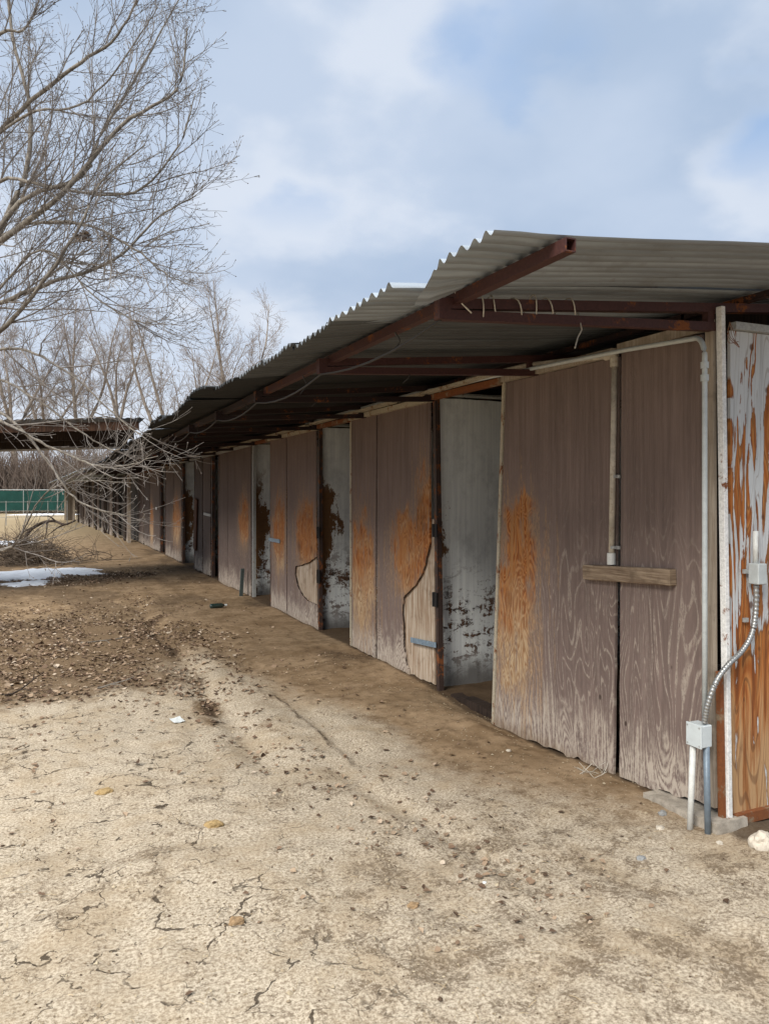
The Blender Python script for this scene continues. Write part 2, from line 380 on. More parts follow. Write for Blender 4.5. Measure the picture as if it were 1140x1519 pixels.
# ------------------------------------------------------------------ mesh builder
class MB:
    def __init__(s): s.v = []; s.f = []
    def box(s, c, size, ax=None):
        c = Vector(c); ux, uy, uz = ax or (Vector((1, 0, 0)), Vector((0, 1, 0)), Vector((0, 0, 1)))
        b = len(s.v)
        for k in (-.5, .5):
            for j in (-.5, .5):
                for i in (-.5, .5):
                    s.v.append(c + ux*(i*size[0]) + uy*(j*size[1]) + uz*(k*size[2]))
        for q in ((0, 2, 3, 1), (4, 5, 7, 6), (0, 1, 5, 4), (2, 6, 7, 3), (0, 4, 6, 2), (1, 3, 7, 5)):
            s.f.append(tuple(b + i for i in q))
        return s
    def bar(s, p0, p1, w, h, up=(0, 0, 1)):
        p0, p1 = Vector(p0), Vector(p1); d = p1 - p0; L = d.length; d = d/L
        side = d.cross(Vector(up))
        if side.length < 1e-4: side = d.cross(Vector((1, 0, 0)))
        side.normalize(); u = side.cross(d)
        return s.box((p0 + p1)/2, (L, w, h), (d, side, u))
    def hollow(s, p0, p1, w, h, t=.004):
        """open-ended rectangular tube"""
        p0, p1 = Vector(p0), Vector(p1); d = (p1 - p0).normalized(); side = d.cross(Vector((0, 0, 1))).normalized(); u = side.cross(d)
        b = len(s.v)
        for p in (p0, p1):
            for k in (0, t):
                for a, c in ((-1, -1), (1, -1), (1, 1), (-1, 1)):
                    s.v.append(p + side*(a*(w/2 - k)) + u*(c*(h/2 - k)))
        for i in range(4):
            j = (i+1) % 4
            s.f += [(b+i, b+j, b+8+j, b+8+i), (b+4+j, b+4+i, b+12+i, b+12+j), (b+j, b+i, b+4+i, b+4+j), (b+8+i, b+8+j, b+12+j, b+12+i)]
        return s
    def tube(s, pts, rad, n=6, cap=True):
        m = len(pts); b = len(s.v)
        for i, p in enumerate(pts):
            d = (pts[min(i+1, m-1)] - pts[max(i-1, 0)])
            if d.length < 1e-9: d = Vector((0, 0, 1))
            d = d.normalized()
            a = Vector((0, 0, 1)) if abs(d.z) < .92 else Vector((1, 0, 0))
            u = d.cross(a).normalized(); w = d.cross(u)
            r = rad[i] if hasattr(rad, '__len__') else rad
            for k in range(n):
                t = 2*pi*k/n
                s.v.append(p + u*(cos(t)*r) + w*(sin(t)*r))
        for i in range(m-1):
            o = b + i*n
            for k in range(n):
                k2 = (k+1) % n
                s.f.append((o+k, o+k2, o+n+k2, o+n+k))
        if cap:
            s.f.append(tuple(b + k for k in range(n))[::-1]); s.f.append(tuple(b + (m-1)*n + k for k in range(n)))
        return s
    def prism(s, outline, x0, x1, fn=None):
        """outline in (y,z), extruded from x0 to x1; fn moves points"""
        b = len(s.v); n = len(outline)
        for x in (x0, x1):
            for (y, z) in outline:
                p = Vector((x, y, z)); s.v.append(fn(p) if fn else p)
        s.f.append(tuple(b+i for i in range(n))); s.f.append(tuple(b+n+i for i in range(n))[::-1])
        for i in range(n):
            j = (i+1) % n; s.f.append((b+j, b+i, b+n+i, b+n+j))
        return s
    def build(s, name, mat, parent=None, smooth=False, origin=None, bevel=0):
        vs = s.v
        lo = [min(v[i] for v in vs) for i in range(3)]; hi = [max(v[i] for v in vs) for i in range(3)]
        o = Vector(origin) if origin else Vector(((lo[0]+hi[0])/2, (lo[1]+hi[1])/2, lo[2]))
        me = bpy.data.meshes.new(name)
        me.from_pydata([(v[0]-o.x, v[1]-o.y, v[2]-o.z) for v in vs], [], s.f)
        me.materials.append(mat)
        if smooth: me.polygons.foreach_set('use_smooth', [True]*len(me.polygons))
        bm = bmesh.new(); bm.from_mesh(me); bmesh.ops.recalc_face_normals(bm, faces=bm.faces)
        if bevel:
            bmesh.ops.bevel(bm, geom=list(bm.edges), offset=bevel, segments=1, affect='EDGES', clamp_overlap=True)
        bm.to_mesh(me); bm.free()
        ob = bpy.data.objects.new(name, me); C.objects.link(ob)
        if parent:
            ob.parent = parent
            w = o.copy(); q = parent
            while q: w = w - q.location; q = q.parent
            ob.location = w
        else: ob.location = o
        return ob

def thing(name, loc, label, cat, group=None):
    o = bpy.data.objects.new(name, None); C.objects.link(o); o.location = loc; o.empty_display_size = .3
    o['label'] = label; o['category'] = cat
    if group: o['group'] = group
    return o
def tag(o, label=None, cat=None, group=None, kind=None):
    for k, v in (('label', label), ('category', cat), ('group', group), ('kind', kind)):
        if v: o[k] = v
    return o

def ragged(corners, jag, rng, step=.035):
    """polygon whose sides are subdivided and worn; jag = wear per side"""
    out = []; n = len(corners)
    for i in range(n):
        a, b = corners[i], corners[(i+1) % n]; L = math.dist(a, b); k = max(1, int(L/step))
        nx, ny = -(b[1]-a[1])/max(L, 1e-6), (b[0]-a[0])/max(L, 1e-6)
        for j in range(k):
            t = j/k; w = jag[i]*(fbm(a[0]*3+t*L*9, i*7.3, rng, 4)) if 0 < j else 0
            out.append((a[0]+(b[0]-a[0])*t + nx*w, a[1]+(b[1]-a[1])*t + ny*w))
    return out

# ================================================================== ground
def axis(lo, hi, fine0, fine1, step, grow):
    a = [fine0]
    while a[-1] < fine1: a.append(a[-1] + step)
    st = step; up = [a[-1]]
    while up[-1] < hi: st *= grow; up.append(up[-1] + st)
    st = step; dn = [a[0]]
    while dn[-1] > lo: st *= grow; dn.append(dn[-1] - st)
    return dn[:0:-1] + a + up[1:]
def zones(x, y):
    n = fbm(x*.9, y*.6, 3.1, 4)
    # trampled earth along the row, narrowing toward the viewer
    edge = 1.55 - .07*(y - 4) - .55*sstep(5, 9, y) + .7*n
    dirt = sstep(edge - .2, edge + 1.25, x)*sstep(2.3, 4.6, y + .35*n + .9*(x-2.2))
    dirt = max(dirt, sstep(6.5, 9.2, y + .9*n)*.95)
    leaf = sstep(4.7, 7.0, y + 1.1*n - .15*x)*sstep(13.5, 10.0, y + n)*sstep(2.3, .7, x + .8*n)*.75*sstep(-3.0, -.9, x + .05*y)
    leaf = max(leaf, .75*sstep(.26, .03, abs(x - 1.2 - .16*n))*sstep(4.2, 5.2, y)*sstep(14, 11, y)*sstep(-.5, .1, fbm(x*2, y*1.5, 7, 3)))
    lo = math.hypot((x - .35)/1.6, (y - 16.2)/1.4) + .4*n
    leaf = max(leaf, sstep(1.2, .7, lo))
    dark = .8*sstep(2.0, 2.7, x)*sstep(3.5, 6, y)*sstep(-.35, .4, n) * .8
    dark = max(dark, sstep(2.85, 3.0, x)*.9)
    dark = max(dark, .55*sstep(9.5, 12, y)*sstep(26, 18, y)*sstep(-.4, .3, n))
    dark = max(dark, .8*sstep(.035, .008, abs(x - 1.66 - .05*fbm(y*2, 0, 0)))*sstep(-.25, .1, fbm(y*3, 2, 0))*sstep(4.1, 4.4, y)*sstep(6.3, 5.8, y))
    tf = sstep(.55, 1.0, x + .35*n)*sstep(3.6, 2.9, y + .4*n - .25*(x-1))*.9
    tf = max(tf, .75*sstep(.1, .45, fbm(x*.8, y*1.1, 14, 3)))*(1 - .7*dirt)
    dark = max(dark, .75*sstep(.09, .02, abs(x - 1.2 - .16*n))*sstep(4.3, 4.9, y)*sstep(14, 11, y)*sstep(-.5, .1, fbm(x*2, y*1.5, 7, 3)))
    return dirt, leaf, dark, tf
def gz(x, y):
    if math.hypot(x, y) > 60: return 0.0
    z = .022*fbm(x*1.1, y*1.1, 0, 3)
    z += .010*fbm(x*6, y*6, 5, 4)
    z -= .035*math.exp(-((x-1.2)/.11)**2)*sstep(4.0, 4.8, y)*sstep(14, 11, y)
    z += .02*math.exp(-((x-1.45)/.15)**2)*sstep(4.0, 4.8, y)*sstep(14, 11, y)
    z -= .02*sstep(1.66, 1.70, x)*sstep(1.95, 1.72, x)*sstep(4.1, 4.5, y)*sstep(6.3, 5.7, y)
    # drip tracks running to the lower middle of the yard
    c = 1.55 + .18*(4.2 - y)
    z -= .016*math.exp(-((x-c)/.07)**2)*sstep(4.6, 4.0, y)*sstep(2.3, 2.8, y)
    z -= .06*sstep(2.7, 3.0, x)*sstep(3.4, 4.6, y)*sstep(6.0, 5.2, y)
    return z
xs = axis(-420, 420, -1.6, 3.1, .024, 1.05); ys = axis(-30, 700, 1.7, 5.6, .024, 1.035)
gv, zc = [], []
for y in ys:
    for x in xs:
        near = (-2.2 < x < 3.4 and 1.5 < y < 7.0)
        z = gz(x, y)
        if near:
            t = fbm(x*17, y*17, 9, 3); z += .003*t + (.003 + .018*zones(x, y)[3])*max(0, fbm(x*32, y*32, 4, 2) - .15)*(.4 + max(0, fbm(x*1.3, y*1.3, 2, 2)))
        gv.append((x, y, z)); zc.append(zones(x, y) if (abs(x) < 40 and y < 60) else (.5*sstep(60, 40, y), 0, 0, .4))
nx = len(xs)
gf = [(j*nx+i, j*nx+i+1, (j+1)*nx+i+1, (j+1)*nx+i) for j in range(len(ys)-1) for i in range(nx-1)]
me = bpy.data.meshes.new('ground'); me.from_pydata(gv, [], gf); me.materials.append(M['ground'])
me.polygons.foreach_set('use_smooth', [True]*len(gf))
ca = me.color_attributes.new('zone', 'FLOAT_COLOR', 'POINT')
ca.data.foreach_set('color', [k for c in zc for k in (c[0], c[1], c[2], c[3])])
gnd = bpy.data.objects.new('ground', me); C.objects.link(gnd); tag(gnd, kind='structure')

# loose grit and crumbs of earth
def crumb(mb, c, r, rng, flat=.6):
    b = len(mb.v); a0 = rng.uniform(0, 6.28); k = rng.choice((4, 5))
    for i in range(k):
        t = a0 + 2*pi*i/k; q = r*rng.uniform(.6, 1.25)
        mb.v.append(Vector((c[0]+cos(t)*q, c[1]+sin(t)*q, c[2]+rng.uniform(-.2, .3)*r*flat)))
    mb.v.append(Vector((c[0]+rng.uniform(-.3, .3)*r, c[1]+rng.uniform(-.3, .3)*r, c[2]+r*flat*rng.uniform(.7, 1.3))))
    for i in range(k): mb.f.append((b+i, b+(i+1) % k, b+k))
mb = MB()
for _ in range(15000):
    y = 1.9 + 5.5*R.random()**1.5; x = R.uniform(-2.4, 3.0)
    if x < y*-.16 - 1.2: continue
    dns = .25 + .75*clamp(.5 + 1.6*fbm(x*1.2, y*1.2, 8, 3))
    if R.random() > dns: continue
    r = R.uniform(.0025, .006)*(1 if R.random() < .96 else 2.2)
    crumb(mb, (x, y, gz(x, y) + .002), r, R)
tag(mb.build('gravel', M['grit'], origin=(0, 0, 0)), 'fine loose grit and crumbs of earth over the bare yard', 'gravel', kind='stuff')

# leaf litter
def leaf(mb, c, L, rng):
    a = rng.uniform(0, 2*pi); u = Vector((cos(a), sin(a), rng.uniform(-.35, .35))).normalized()
    w = u.cross(Vector((rng.uniform(-.5, .5), rng.uniform(-.5, .5), 1))).normalized(); n = w.cross(u)
    W = L*rng.uniform(.28, .45); cu = rng.uniform(-.1, .4)*L; b = len(mb.v); c = Vector(c)
    for p in (c - u*L*.5, c - u*L*.1 + w*W + n*cu, c + u*L*.28 + w*W*.7 + n*cu*.8, c + u*L*.55 + n*cu*.5,
              c + u*L*.28 - w*W*.7 + n*cu*.6, c - u*L*.1 - w*W + n*cu*.9):
        mb.v.append(p)
    m_ = len(mb.v); mb.v.append(c + n*.02*L)
    for i in range(6): mb.f.append((b+i, b+(i+1) % 6, m_))
mb = MB(); cnt = 0
while cnt < 19000:
    y = R.uniform(4.0, 19); x = R.uniform(-4.5, 2.6)
    lf = zones(x, y)[1]
    if R.random() < lf**1.2*(.55 + .9*fbm(x*2.5, y*2.0, 6, 3)) or R.random() < .012:
        leaf(mb, (x, y, gz(x, y) + R.uniform(.002, .012)), R.uniform(.012, .048)*(1 if R.random() < .93 else 1.5), R); cnt += 1
for _ in range(260):
    y = R.uniform(2.3, 4.6); x = 1.5 + .18*(4.2 - y) + R.gauss(0, .22); leaf(mb, (x, y, gz(x, y)+.008), R.uniform(.012, .04), R)
for _ in range(150):
    y = R.uniform(2.2, 6); x = R.uniform(-1.5, 2.8); leaf(mb, (x, y, gz(x, y)+.006), R.uniform(.01, .03), R)
tag(mb.build('leaf_litter', M['leaf'], origin=(0, 0, 0)), 'brown dead leaves scattered over the earth in front of the stalls', 'leaf litter', kind='stuff')

mb = MB()
for _ in range(900):
    y = 1.9 + 5.5*R.random()**1.3; x = R.uniform(-1.8, 2.8)
    if R.random() > .35 + zones(x, y)[3]: continue
    a = R.uniform(0, 6.28); L_ = R.uniform(.012, .05); p = Vector((x, y, gz(x, y) + .009)); d_ = Vector((cos(a), sin(a), R.uniform(-.05, .12)))
    mb.tube([p, p + d_*L_*.5 + Vector((0, 0, .003)), p + d_*L_], .0011, 3, cap=False)
tag(mb.build('straw_bits', M['strawbit'], origin=(0, 0, 0)), 'broken straw and stems strewn over the yard', 'straw', kind='stuff')

# ================================================================== stable row
stable = thing('stable_building', (XF, Y0, 0), 'long weathered brown plywood stable row with rusty corrugated metal roof', 'stable')
YEND = 27.0
zr = lambda x: 2.398 + .096*(x - 1.27)

pA = [(FY(770), FZ(770, 805), .26, .34), (FY(758), FZ(758, 915), .27, .50)]
mA = mat_ply('brown_ply_orange_patch', pA, 1.7, 1.0)
pB = []
mB = mat_ply('brown_ply_strong_grain', pB, 4.4, 1.1, bleach=.75)
pC1 = [(FY(537), FZ(537, 850), .30, .60)]
mC = mat_ply('brown_ply_worn_edges', pC1 + [(FY(630), FZ(630, 790), .18, .55), (FY(604), FZ(604, 825), .34, .38)], 8.2, .55, bleach=.85)
pD = [(FY(414), FZ(414, 790), .32, .50), (FY(454), FZ(454, 795), .42, .48)]
mD = mat_ply('brown_ply_bare_middle', pD, 12.9, .5, bleach=.8)
mE = mat_ply('brown_ply_plain', [(FY(362), FZ(362, 770), .35, .42)], 15.3, .4, base=(.135, .098, .083), bleach=.6)
mF = mat_ply('brown_ply_far', [(FY(262), 1.0, .6, .6), (FY(225), .8, .4, .6)], 18.3, .3, base=(.105, .074, .06))
mFd = mat_ply('brown_ply_far_dark', [], 25.3, .3, base=(.07, .049, .04))
mEnd = mat_peel('peeling_white_paint', 2.3)
mSt = [mat_stall('dirty_pale_partition', 1.0 + 3.3*i, (.13, .30, .34)[i]) for i in range(3)]

def panel(corners, jag, mat, seed, x0=XF, t=.016, name='wall_panel', lean=0.0, label=None, cut=None):
    o = ragged(corners, jag, seed) if cut is None else cut
    fn = (lambda p: Vector((p.x - lean*(1 - p.z/2.4), p.y, p.z))) if lean else None
    ob = MB().prism(o, x0, x0 + t, fn).build(name, mat, stable)
    if label: ob['label'] = label
    return ob
def px_poly(pts, X=XF): return [FP(a, b, X) for a, b in pts]

# corner sheets
panel(px_poly([(750, 568), (917, 529), (909, 1151), (862, 1128), (800, 1103), (733, 1077)]), [.004, .003, .024, .028, .028, .004], mA, 1.1,
      label='brown plywood sheet with an orange bare patch on its left edge')
panel(px_poly([(921, 516), (1040, 496), (1057, 1196), (1000, 1182), (950, 1168), (918, 1152)]), [.003, .004, .034, .034, .03, .003], mB, 2.2,
      label='brown plywood sheet with bold pale grain, right of the plastic pipe')
# third stall front: two sheets, the right one torn open
panel(px_poly([(521, 617), (558, 608), (556, 976), (522, 958)]), [.004, .003, .016, .006], mC, 3.3)
torn = [(560, 608), (637, 591), (637, 806), (633, 822), (630, 838), (626, 850), (617, 866), (608, 876), (598, 886), (596, 905), (598, 930), (598, 955), (601, 980), (606, 1001), (580, 988), (559, 977)]
panel(None, None, mC, 4.4, cut=ragged(px_poly(torn), [.003, .003] + [.012]*11 + [.014, .014, .003], 4.4), label='torn brown plywood sheet with its lower right corner ripped away')
panel(px_poly([(585, 780), (643, 770), (645, 1016), (590, 992)], XF + .022), [.004, .004, .016, .006], M['innerply'], 5.5, XF + .022, .012,
      name='backing_board', label='pale bare inner plywood showing through the torn sheet')
def torn_edge(pts, seed):
    pp = px_poly(pts); q = []
    for i in range(len(pp) - 1):
        a, b = pp[i], pp[i+1]; k_ = max(1, int(math.dist(a, b)/.03))
        for j in range(k_): q.append(Vector((XF + .006, a[0] + (b[0]-a[0])*j/k_ + .011*fbm(i*3.1 + j*1.3, seed, 2), a[1] + (b[1]-a[1])*j/k_ + .011*fbm(i*2.1 + j*1.3, seed, 5))))
    MB().tube(q, [.003 + .006*abs(fbm(k*1.7, seed, 1)) for k in range(len(q))], 5).build('torn_edge', M['darkwood'], stable)
torn_edge(torn[2:14], 4.4)
# fourth
panel(px_poly([(401, 644), (424, 640), (425, 915), (402, 906)]), [.003, .002, .014, .004], mD, 6.1)
hole_sheet = [(425.5, 640), (468, 631), (469, 826), (459, 834), (447, 838), (438, 840), (437, 852), (442, 872), (449, 884), (457, 892), (470, 897), (471, 937), (426.5, 916)]
panel(None, None, mD, 6.6, cut=ragged(px_poly(hole_sheet), [.003, .003] + [.014]*9 + [.02, .003], 6.6), label='brown plywood sheet with a bite torn out of its right edge')
panel(px_poly([(432, 815), (469, 806), (470, 910), (434, 900)], XF + .022), [.004]*4, M['innerply'], 7.5, XF + .022, .012, name='backing_board')
torn_edge(hole_sheet[2:11], 6.6)
# fifth and the rest
panel(px_poly([(326, 663), (338, 660), (337, 878), (324, 872)]), [.003, .002, .02, .006], mE, 8.0)
panel(px_poly([(338.6, 660), (372, 654), (372, 890), (337.6, 878)]), [.003, .004, .02, .002], mE, 8.8)
for i, (a, b, mt) in enumerate(((289, 300, mFd), (301, 312, mF), (246, 257, mF), (257.6, 269, mF), (222, 237, mF), (214, 221.3, mFd), (203.5, 213, mF))):
    ya, yb = FY(b), FY(a)
    panel([(yb, 2.42), (ya, 2.42), (ya, .02), (yb, .0)], [.004, .02, .04, .02], mt, 9.3 + i)

# posts and jambs
def post(px, top, bot, w=.045, mat='dark_steel', name='door_jamb', dx=.0, px2=None):
    a = FP(px, top); b = FP(px2 or px, bot)
    return MB().bar((XF + .03 + dx, a[0], a[1]), (XF + .03 + dx, b[0], min(b[1], .02) - .05), w, w, (1, 0, 0)).build(name, M[mat], stable)
j1 = post(747.5, 566, 1078, .03, 'cream', dx=-.024, px2=731)
j2 = post(642, 588, 1018, .045, 'dark_steel', dx=.0, px2=648)
post(519.6, 617, 958, .04, 'cream', dx=-.01)
j3 = post(471.5, 630, 940, .045, 'dark_steel')
post(400, 644, 906, .04, 'dark_steel'); post(374, 655, 892, .05, 'grey_steel')
for q in (324, 314, 288, 270.5, 245, 238.5, 202): post(q, 655, 800, .06, 'dark_steel')
# stakes and hardware on the jambs
def hinge(j, y, z, w, h, mat='hinge_black', name='hinge'):
    o = MB(); o.box((XF - .004, y, z), (.012, w, h)); o.tube([Vector((XF - .014, y + w*.4, z - h*.5)), Vector((XF - .014, y + w*.4, z + h*.5))], .008, 8)
    o.build(name, M[mat], j)
hinge(j2, FY(646), FZ(646, 787), .06, .11); hinge(j2, FY(646), FZ(648, 890), .06, .12); hinge(j3, FY(473), FZ(473, 855), .06, .16); hinge(j3, FY(473), FZ(473, 790), .05, .14)
o = MB(); a = FP(611, 949); b = FP(648, 957)
o.bar((XF - .012, a[0], a[1]), (XF - .012, b[0], b[1]), .012, .045, (0, 0, 1))
for k in range(5):
    t = .12 + .19*k; o.box((XF - .02, a[0]+(b[0]-a[0])*t, a[1]+(b[1]-a[1])*t), (.006, .012, .012))
o.build('strap_hinge', M['hinge_blue'], stable, bevel=.002)
o = MB(); a = FP(400, 800); b = FP(416, 803); o.bar((XF - .012, a[0], a[1]), (XF - .012, b[0], b[1]), .012, .05); o.build('strap_hinge', M['hinge_blue'], stable)
for px_, py_ in ((233, 754), (219, 740)):
    a = FP(px_, py_); MB().box((XF - .02, a[0], a[1]), (.02, .22, .07)).build('hasp', M['white_steel'], stable)
a = FP(310, 764); MB().bar((XF - .03, a[0] - .35, a[1]), (XF - .03, a[0] + .35, a[1] + .02), .03, .05).build('hasp', M['grey_steel'], stable)
# loose board hanging on the sixth front
a = FP(293, 740); b = FP(291, 815); MB().bar((XF - .03, a[0], a[1]), (XF - .03, b[0], b[1]), .025, .28, (0, 1, 0)).build('loose_board', mat_wood('red_brown_board', (.06, .03, .018), (.13, .06, .035), 2.), stable)

# header rail along the top, broken into lengths
hr = [(1056, 498), (1040, 492)]
for (p0, p1, mat) in ((915, 748, 'stud'), (747, 640, 'rust'), (639, 521, 'cream'), (520, 471, 'rust'), (470, 400, 'cream'), (399, 373, 'rust'), (372, 240, 'grey_steel'), (239, 203, 'rust')):
    MB().bar((XF - .012, FY(p0), 2.405), (XF - .012, FY(p1), 2.415), .05, .045).build('header_rail', M[mat], stable)
MB().bar((XF + .006, Y0 + .07, 2.425), (XF + .006, FY(916), 2.425), .03, .05).build('header_rail', M['stud'], stable)
# wooden gutter strip in front of the rail
for (p0, p1) in ((760, 600), (596, 470), (465, 330), (325, 215)):
    MB().bar((XF - .075, FY(p0), 2.447), (XF - .075, FY(p1), 2.450), .05, .025).build('eave_strip', M['cream'], stable)

# partitions, back wall, end wall
for i, q in enumerate((646, 472.5, 373.5, 324.5, 288.5, 270.8, 238.8)):
    y = FY(q) + .07
    o = MB(); out = ragged([(XF + .055, -.05), (5.9, -.05), (5.9, 2.42), (XF + .055, 2.42)], [.02, 0, .004, .006], 3.3*i)
    b0 = len(o.v); n_ = len(out)
    for yy in (y, y + .02):
        for (u, w) in out: o.v.append(Vector((u, yy, w)))
    o.f.append(tuple(range(n_))); o.f.append(tuple(range(n_, 2*n_))[::-1])
    for k in range(n_): o.f.append(((k+1) % n_, k, n_+k, n_+(k+1) % n_))
    o.build('partition_wall', mSt[i % 3], stable)
    MB().tube([Vector((XF + .06, y - .02, 2.45)), Vector((5.88, y - .02, 2.46))], .018, 8).build('stall_rail', M['grey_steel'], stable)
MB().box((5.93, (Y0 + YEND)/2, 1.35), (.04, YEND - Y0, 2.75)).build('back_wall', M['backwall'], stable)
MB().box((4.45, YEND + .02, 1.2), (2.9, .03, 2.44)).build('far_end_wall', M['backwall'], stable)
for k in range(3):   # end wall in sheets
    x0 = XF + .045 + 1.22*k; x1 = x0 + 1.215
    o = MB(); out = [(x0, .06), (x1, .06), (x1, 2.385), (x0, 2.385)]
    o.v = [Vector((u, Y0 + d, w)) for d in (0, .018) for u, w in out]
    o.f = [(0, 1, 2, 3), (7, 6, 5, 4), (0, 4, 5, 1), (1, 5, 6, 2), (2, 6, 7, 3), (3, 7, 4, 0)]
    e = o.build('end_wall', mEnd, stable)
e['label'] = 'end wall sheet with white paint peeling off orange plywood'
MB().bar((XF + .05, Y0 - .012, 2.405), (6.5, Y0 - .012, 2.405), .035, .036).build('end_wall_rail', M['grey_steel'], stable)
MB().bar((XF + .06, Y0 - .012, .035), (6.5, Y0 - .012, .075), .03, .05).build('sill_angle', M['rust'], stable)
o = MB(); o.bar((XF + .022, Y0 - .008, -.02), (XF - .028, Y0 - .008, 2.49), .026, .034, (0, 1, 0)); o.build('corner_post', M['white_steel'], stable, bevel=.002)
o = MB(); o.bar((XF - .004, Y0 + .004, 0.02), (XF - .022, Y0 + .004, .75), .02, .03, (0, 1, 0)); o.build('corner_angle', M['rust'], stable)
o = MB(); o.bar((XF - .02, Y0 + .05, .09), (XF - .03, Y0 + .05, 2.42), .05, .02, (1, 0, 0)); o.build('corner_batten', M['stud'], stable)
# dark board standing in for the shade in the gap under the gable
MB().box((4.6, Y0 + .4, 2.53), (3.0, .02, .2)).build('gable_shade', M['darkwood'], stable)
# footing
o = MB()
o.prism(ragged([(Y0 - .05, -.08), (FY(975), -.08), (FY(975), .035), (Y0 - .05, .055)], [0, .01, .012, .01], 4.0), XF - .10, XF + .10)
o.build('footing', M['concrete'], stable)
o = MB(); o.prism(ragged([(FY(660), -.2), (Y0+.6, -.2), (Y0+.6, .03), (FY(660), -.02)], [0, .01, .02, .01], 6.0), XF + .05, XF + .16); o.build('sill_plate', M['darkwood'], stable)

# roof: trusses, purlins, sheets
trusses = [2.755 + 1.485*i for i in range(17)]
for i, y in enumerate(trusses):
    o = MB(); tw = .045
    o.bar((1.45, y, 2.362), (4.9, y, 2.362 + .088*3.43), tw, .042)
    o.bar((1.45, y - .002, 2.318), (XF - .01, y - .002, 2.402), tw*.94, .040)
    o.bar((1.462, y, 2.30), (1.462, y, 2.384), .05, .05)
    o.bar((XF - .06, y, 2.41), (XF - .06, y, 2.50), .035, .04)
    o.build('roof_truss', M['red_steel' if i < 2 else 'shaded_red'], stable)  # trusses further back use the steel with painted shade
yy = 2.0; ends = trusses + [YEND]
o = MB(); o.hollow((1.522, yy, 2.386), (1.518, 5.7, 2.384), .040, .044); o.build('eave_purlin', M['red_steel'], stable)
o = MB(); o.bar((1.518, 5.7, 2.378), (1.505, 15.0, 2.375), .042, .05); o.bar((1.505, 15.0, 2.375), (1.505, YEND, 2.385), .042, .05); o.build('eave_purlin', M['shaded_red'], stable)
MB().bar((3.12, 2.3, 2.545), (3.12, YEND, 2.55), .04, .03).build('wall_purlin', M['shaded_red'], stable)
MB().bar((4.6, 2.06, 2.685), (4.6, YEND, 2.69), .05, .05).build('ridge_purlin', M['red_steel'], stable)

PITCH, AMP = .0762, .0135
def sheet(y0, w, xe, i, skew=0., curl=None, lift=0.):
    o = MB(); nyy = int(w/PITCH*8) + 1
    xs_ = [xe, xe + .05, xe + .1, xe + .17, xe + .25, xe + .35, xe + .6, xe + 1.0, xe + 1.5, xe + 2.2, 4.9]
    rr = random.Random(i*31 + 5)
    dn = [rr.uniform(-.020, .016) for _ in range(4)]
    if i < 5: dn[1] = dn[0] - .012
    for j in range(nyy):
        y = y0 + w*j/(nyy - 1); v = j/(nyy - 1)
        wob = .012*fbm(y*6, i*3.1, 1.7, 2)
        for k, x in enumerate(xs_):
            xx = x + (skew*(v - .5) + wob if k < 5 else 0)
            a = AMP
            z = zr(x) + .006*v + .014 + .006*sin(x*3 + i) * (1 if k > 2 else .5)
            e = clamp(1 - (x - xe)/.5)
            z += e*(dn[0]*(1-v) + dn[1]*v) + lift*e*e*sin(v*pi*.9 + .3)
            if i % 3 == 1: z += .012*e*e*fbm(y*9, i, 2, 2)
            if curl:
                s = clamp((y - (y0 + w - .30))/.30)*clamp((1.60 - x)/.28)
                a *= (1 - clamp(s*2.2)); z -= .075*s**1.4; xx += .05*s
            z += a*sin(2*pi*(y - 2.0)/PITCH)
            o.v.append(Vector((xx, y, z)))
    m_ = len(xs_)
    for j in range(nyy - 1):
        for k in range(m_ - 1):
            b = j*m_ + k; o.f.append((b, b+1, b+m_+1, b+m_))
    return o.build('corrugated_sheet', M['zinc' if i < 2 else 'zinc_shade' if i < 5 else 'zinc_deep_shade'], stable, smooth=True)  # sheets further back use the copies with painted shade
y = 2.04; i = 0
s0 = sheet(y, .66, 1.265, 0, curl=True); s0['label'] = 'front roof sheet with its back corner curled down'
y += .63; i = 1
while y < YEND:
    if y < 4.7: xe = 1.20 + R.uniform(-.01, .02)
    elif y < 5.3: xe = 1.16
    elif y < 8.5: xe = 1.10 + R.uniform(-.02, .03)
    else: xe = 1.12 + R.uniform(-.04, .05)
    lift = .07 if i in (10, 11) else (.03 if i in (15, 6) else 0)
    w = .70
    sheet(y, w, xe, i, R.uniform(-.03, .03), lift=lift); y += .635; i += 1
# rear slope closing the stalls
o = MB()
o.v = [Vector(p) for p in ((4.9, 2.04, 2.77), (4.9, YEND, 2.77), (8.4, YEND, 2.45), (8.4, 2.04, 2.45))]; o.f = [(0, 1, 2, 3)]
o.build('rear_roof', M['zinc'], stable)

# electrical run
def path(pts, n=8):
    """Catmull-Rom through points"""
    out = []; P_ = [Vector(p) for p in pts]; P_ = [P_[0]*2 - P_[1]] + P_ + [P_[-1]*2 - P_[-2]]
    for i in range(1, len(P_) - 2):
        for k in range(n):
            t = k/n; a, b, c, d = P_[i-1:i+3]
            out.append(.5*((2*b) + (c-a)*t + (2*a-5*b+4*c-d)*t*t + (3*b-a-3*c+d)*t**3))
    out.append(P_[-2]); return out
cx, cy = 2.835, 2.715
o = MB()
arc = [Vector((cx, cy, .52)), Vector((cx, cy, 1.2)), Vector((cx, cy, 1.8)), Vector((cx, cy, 2.24))]
for k in range(1, 9):
    t = k/8*pi/2; arc.append(Vector((cx + .045*sin(t)*k/8, cy + .115*(1-cos(t)), 2.24 + .115*sin(t))))
arc += [Vector((2.885, 3.3, 2.385)), Vector((2.89, 4.4, 2.428)), Vector((2.90, 6, 2.478)), Vector((2.9, 9, 2.485))]
o.tube(arc, .0125, 12); co = o.build('conduit_pipe', M['conduit'], stable, smooth=True)
co['label'] = 'grey conduit pipe rising at the corner and bending along the eave'
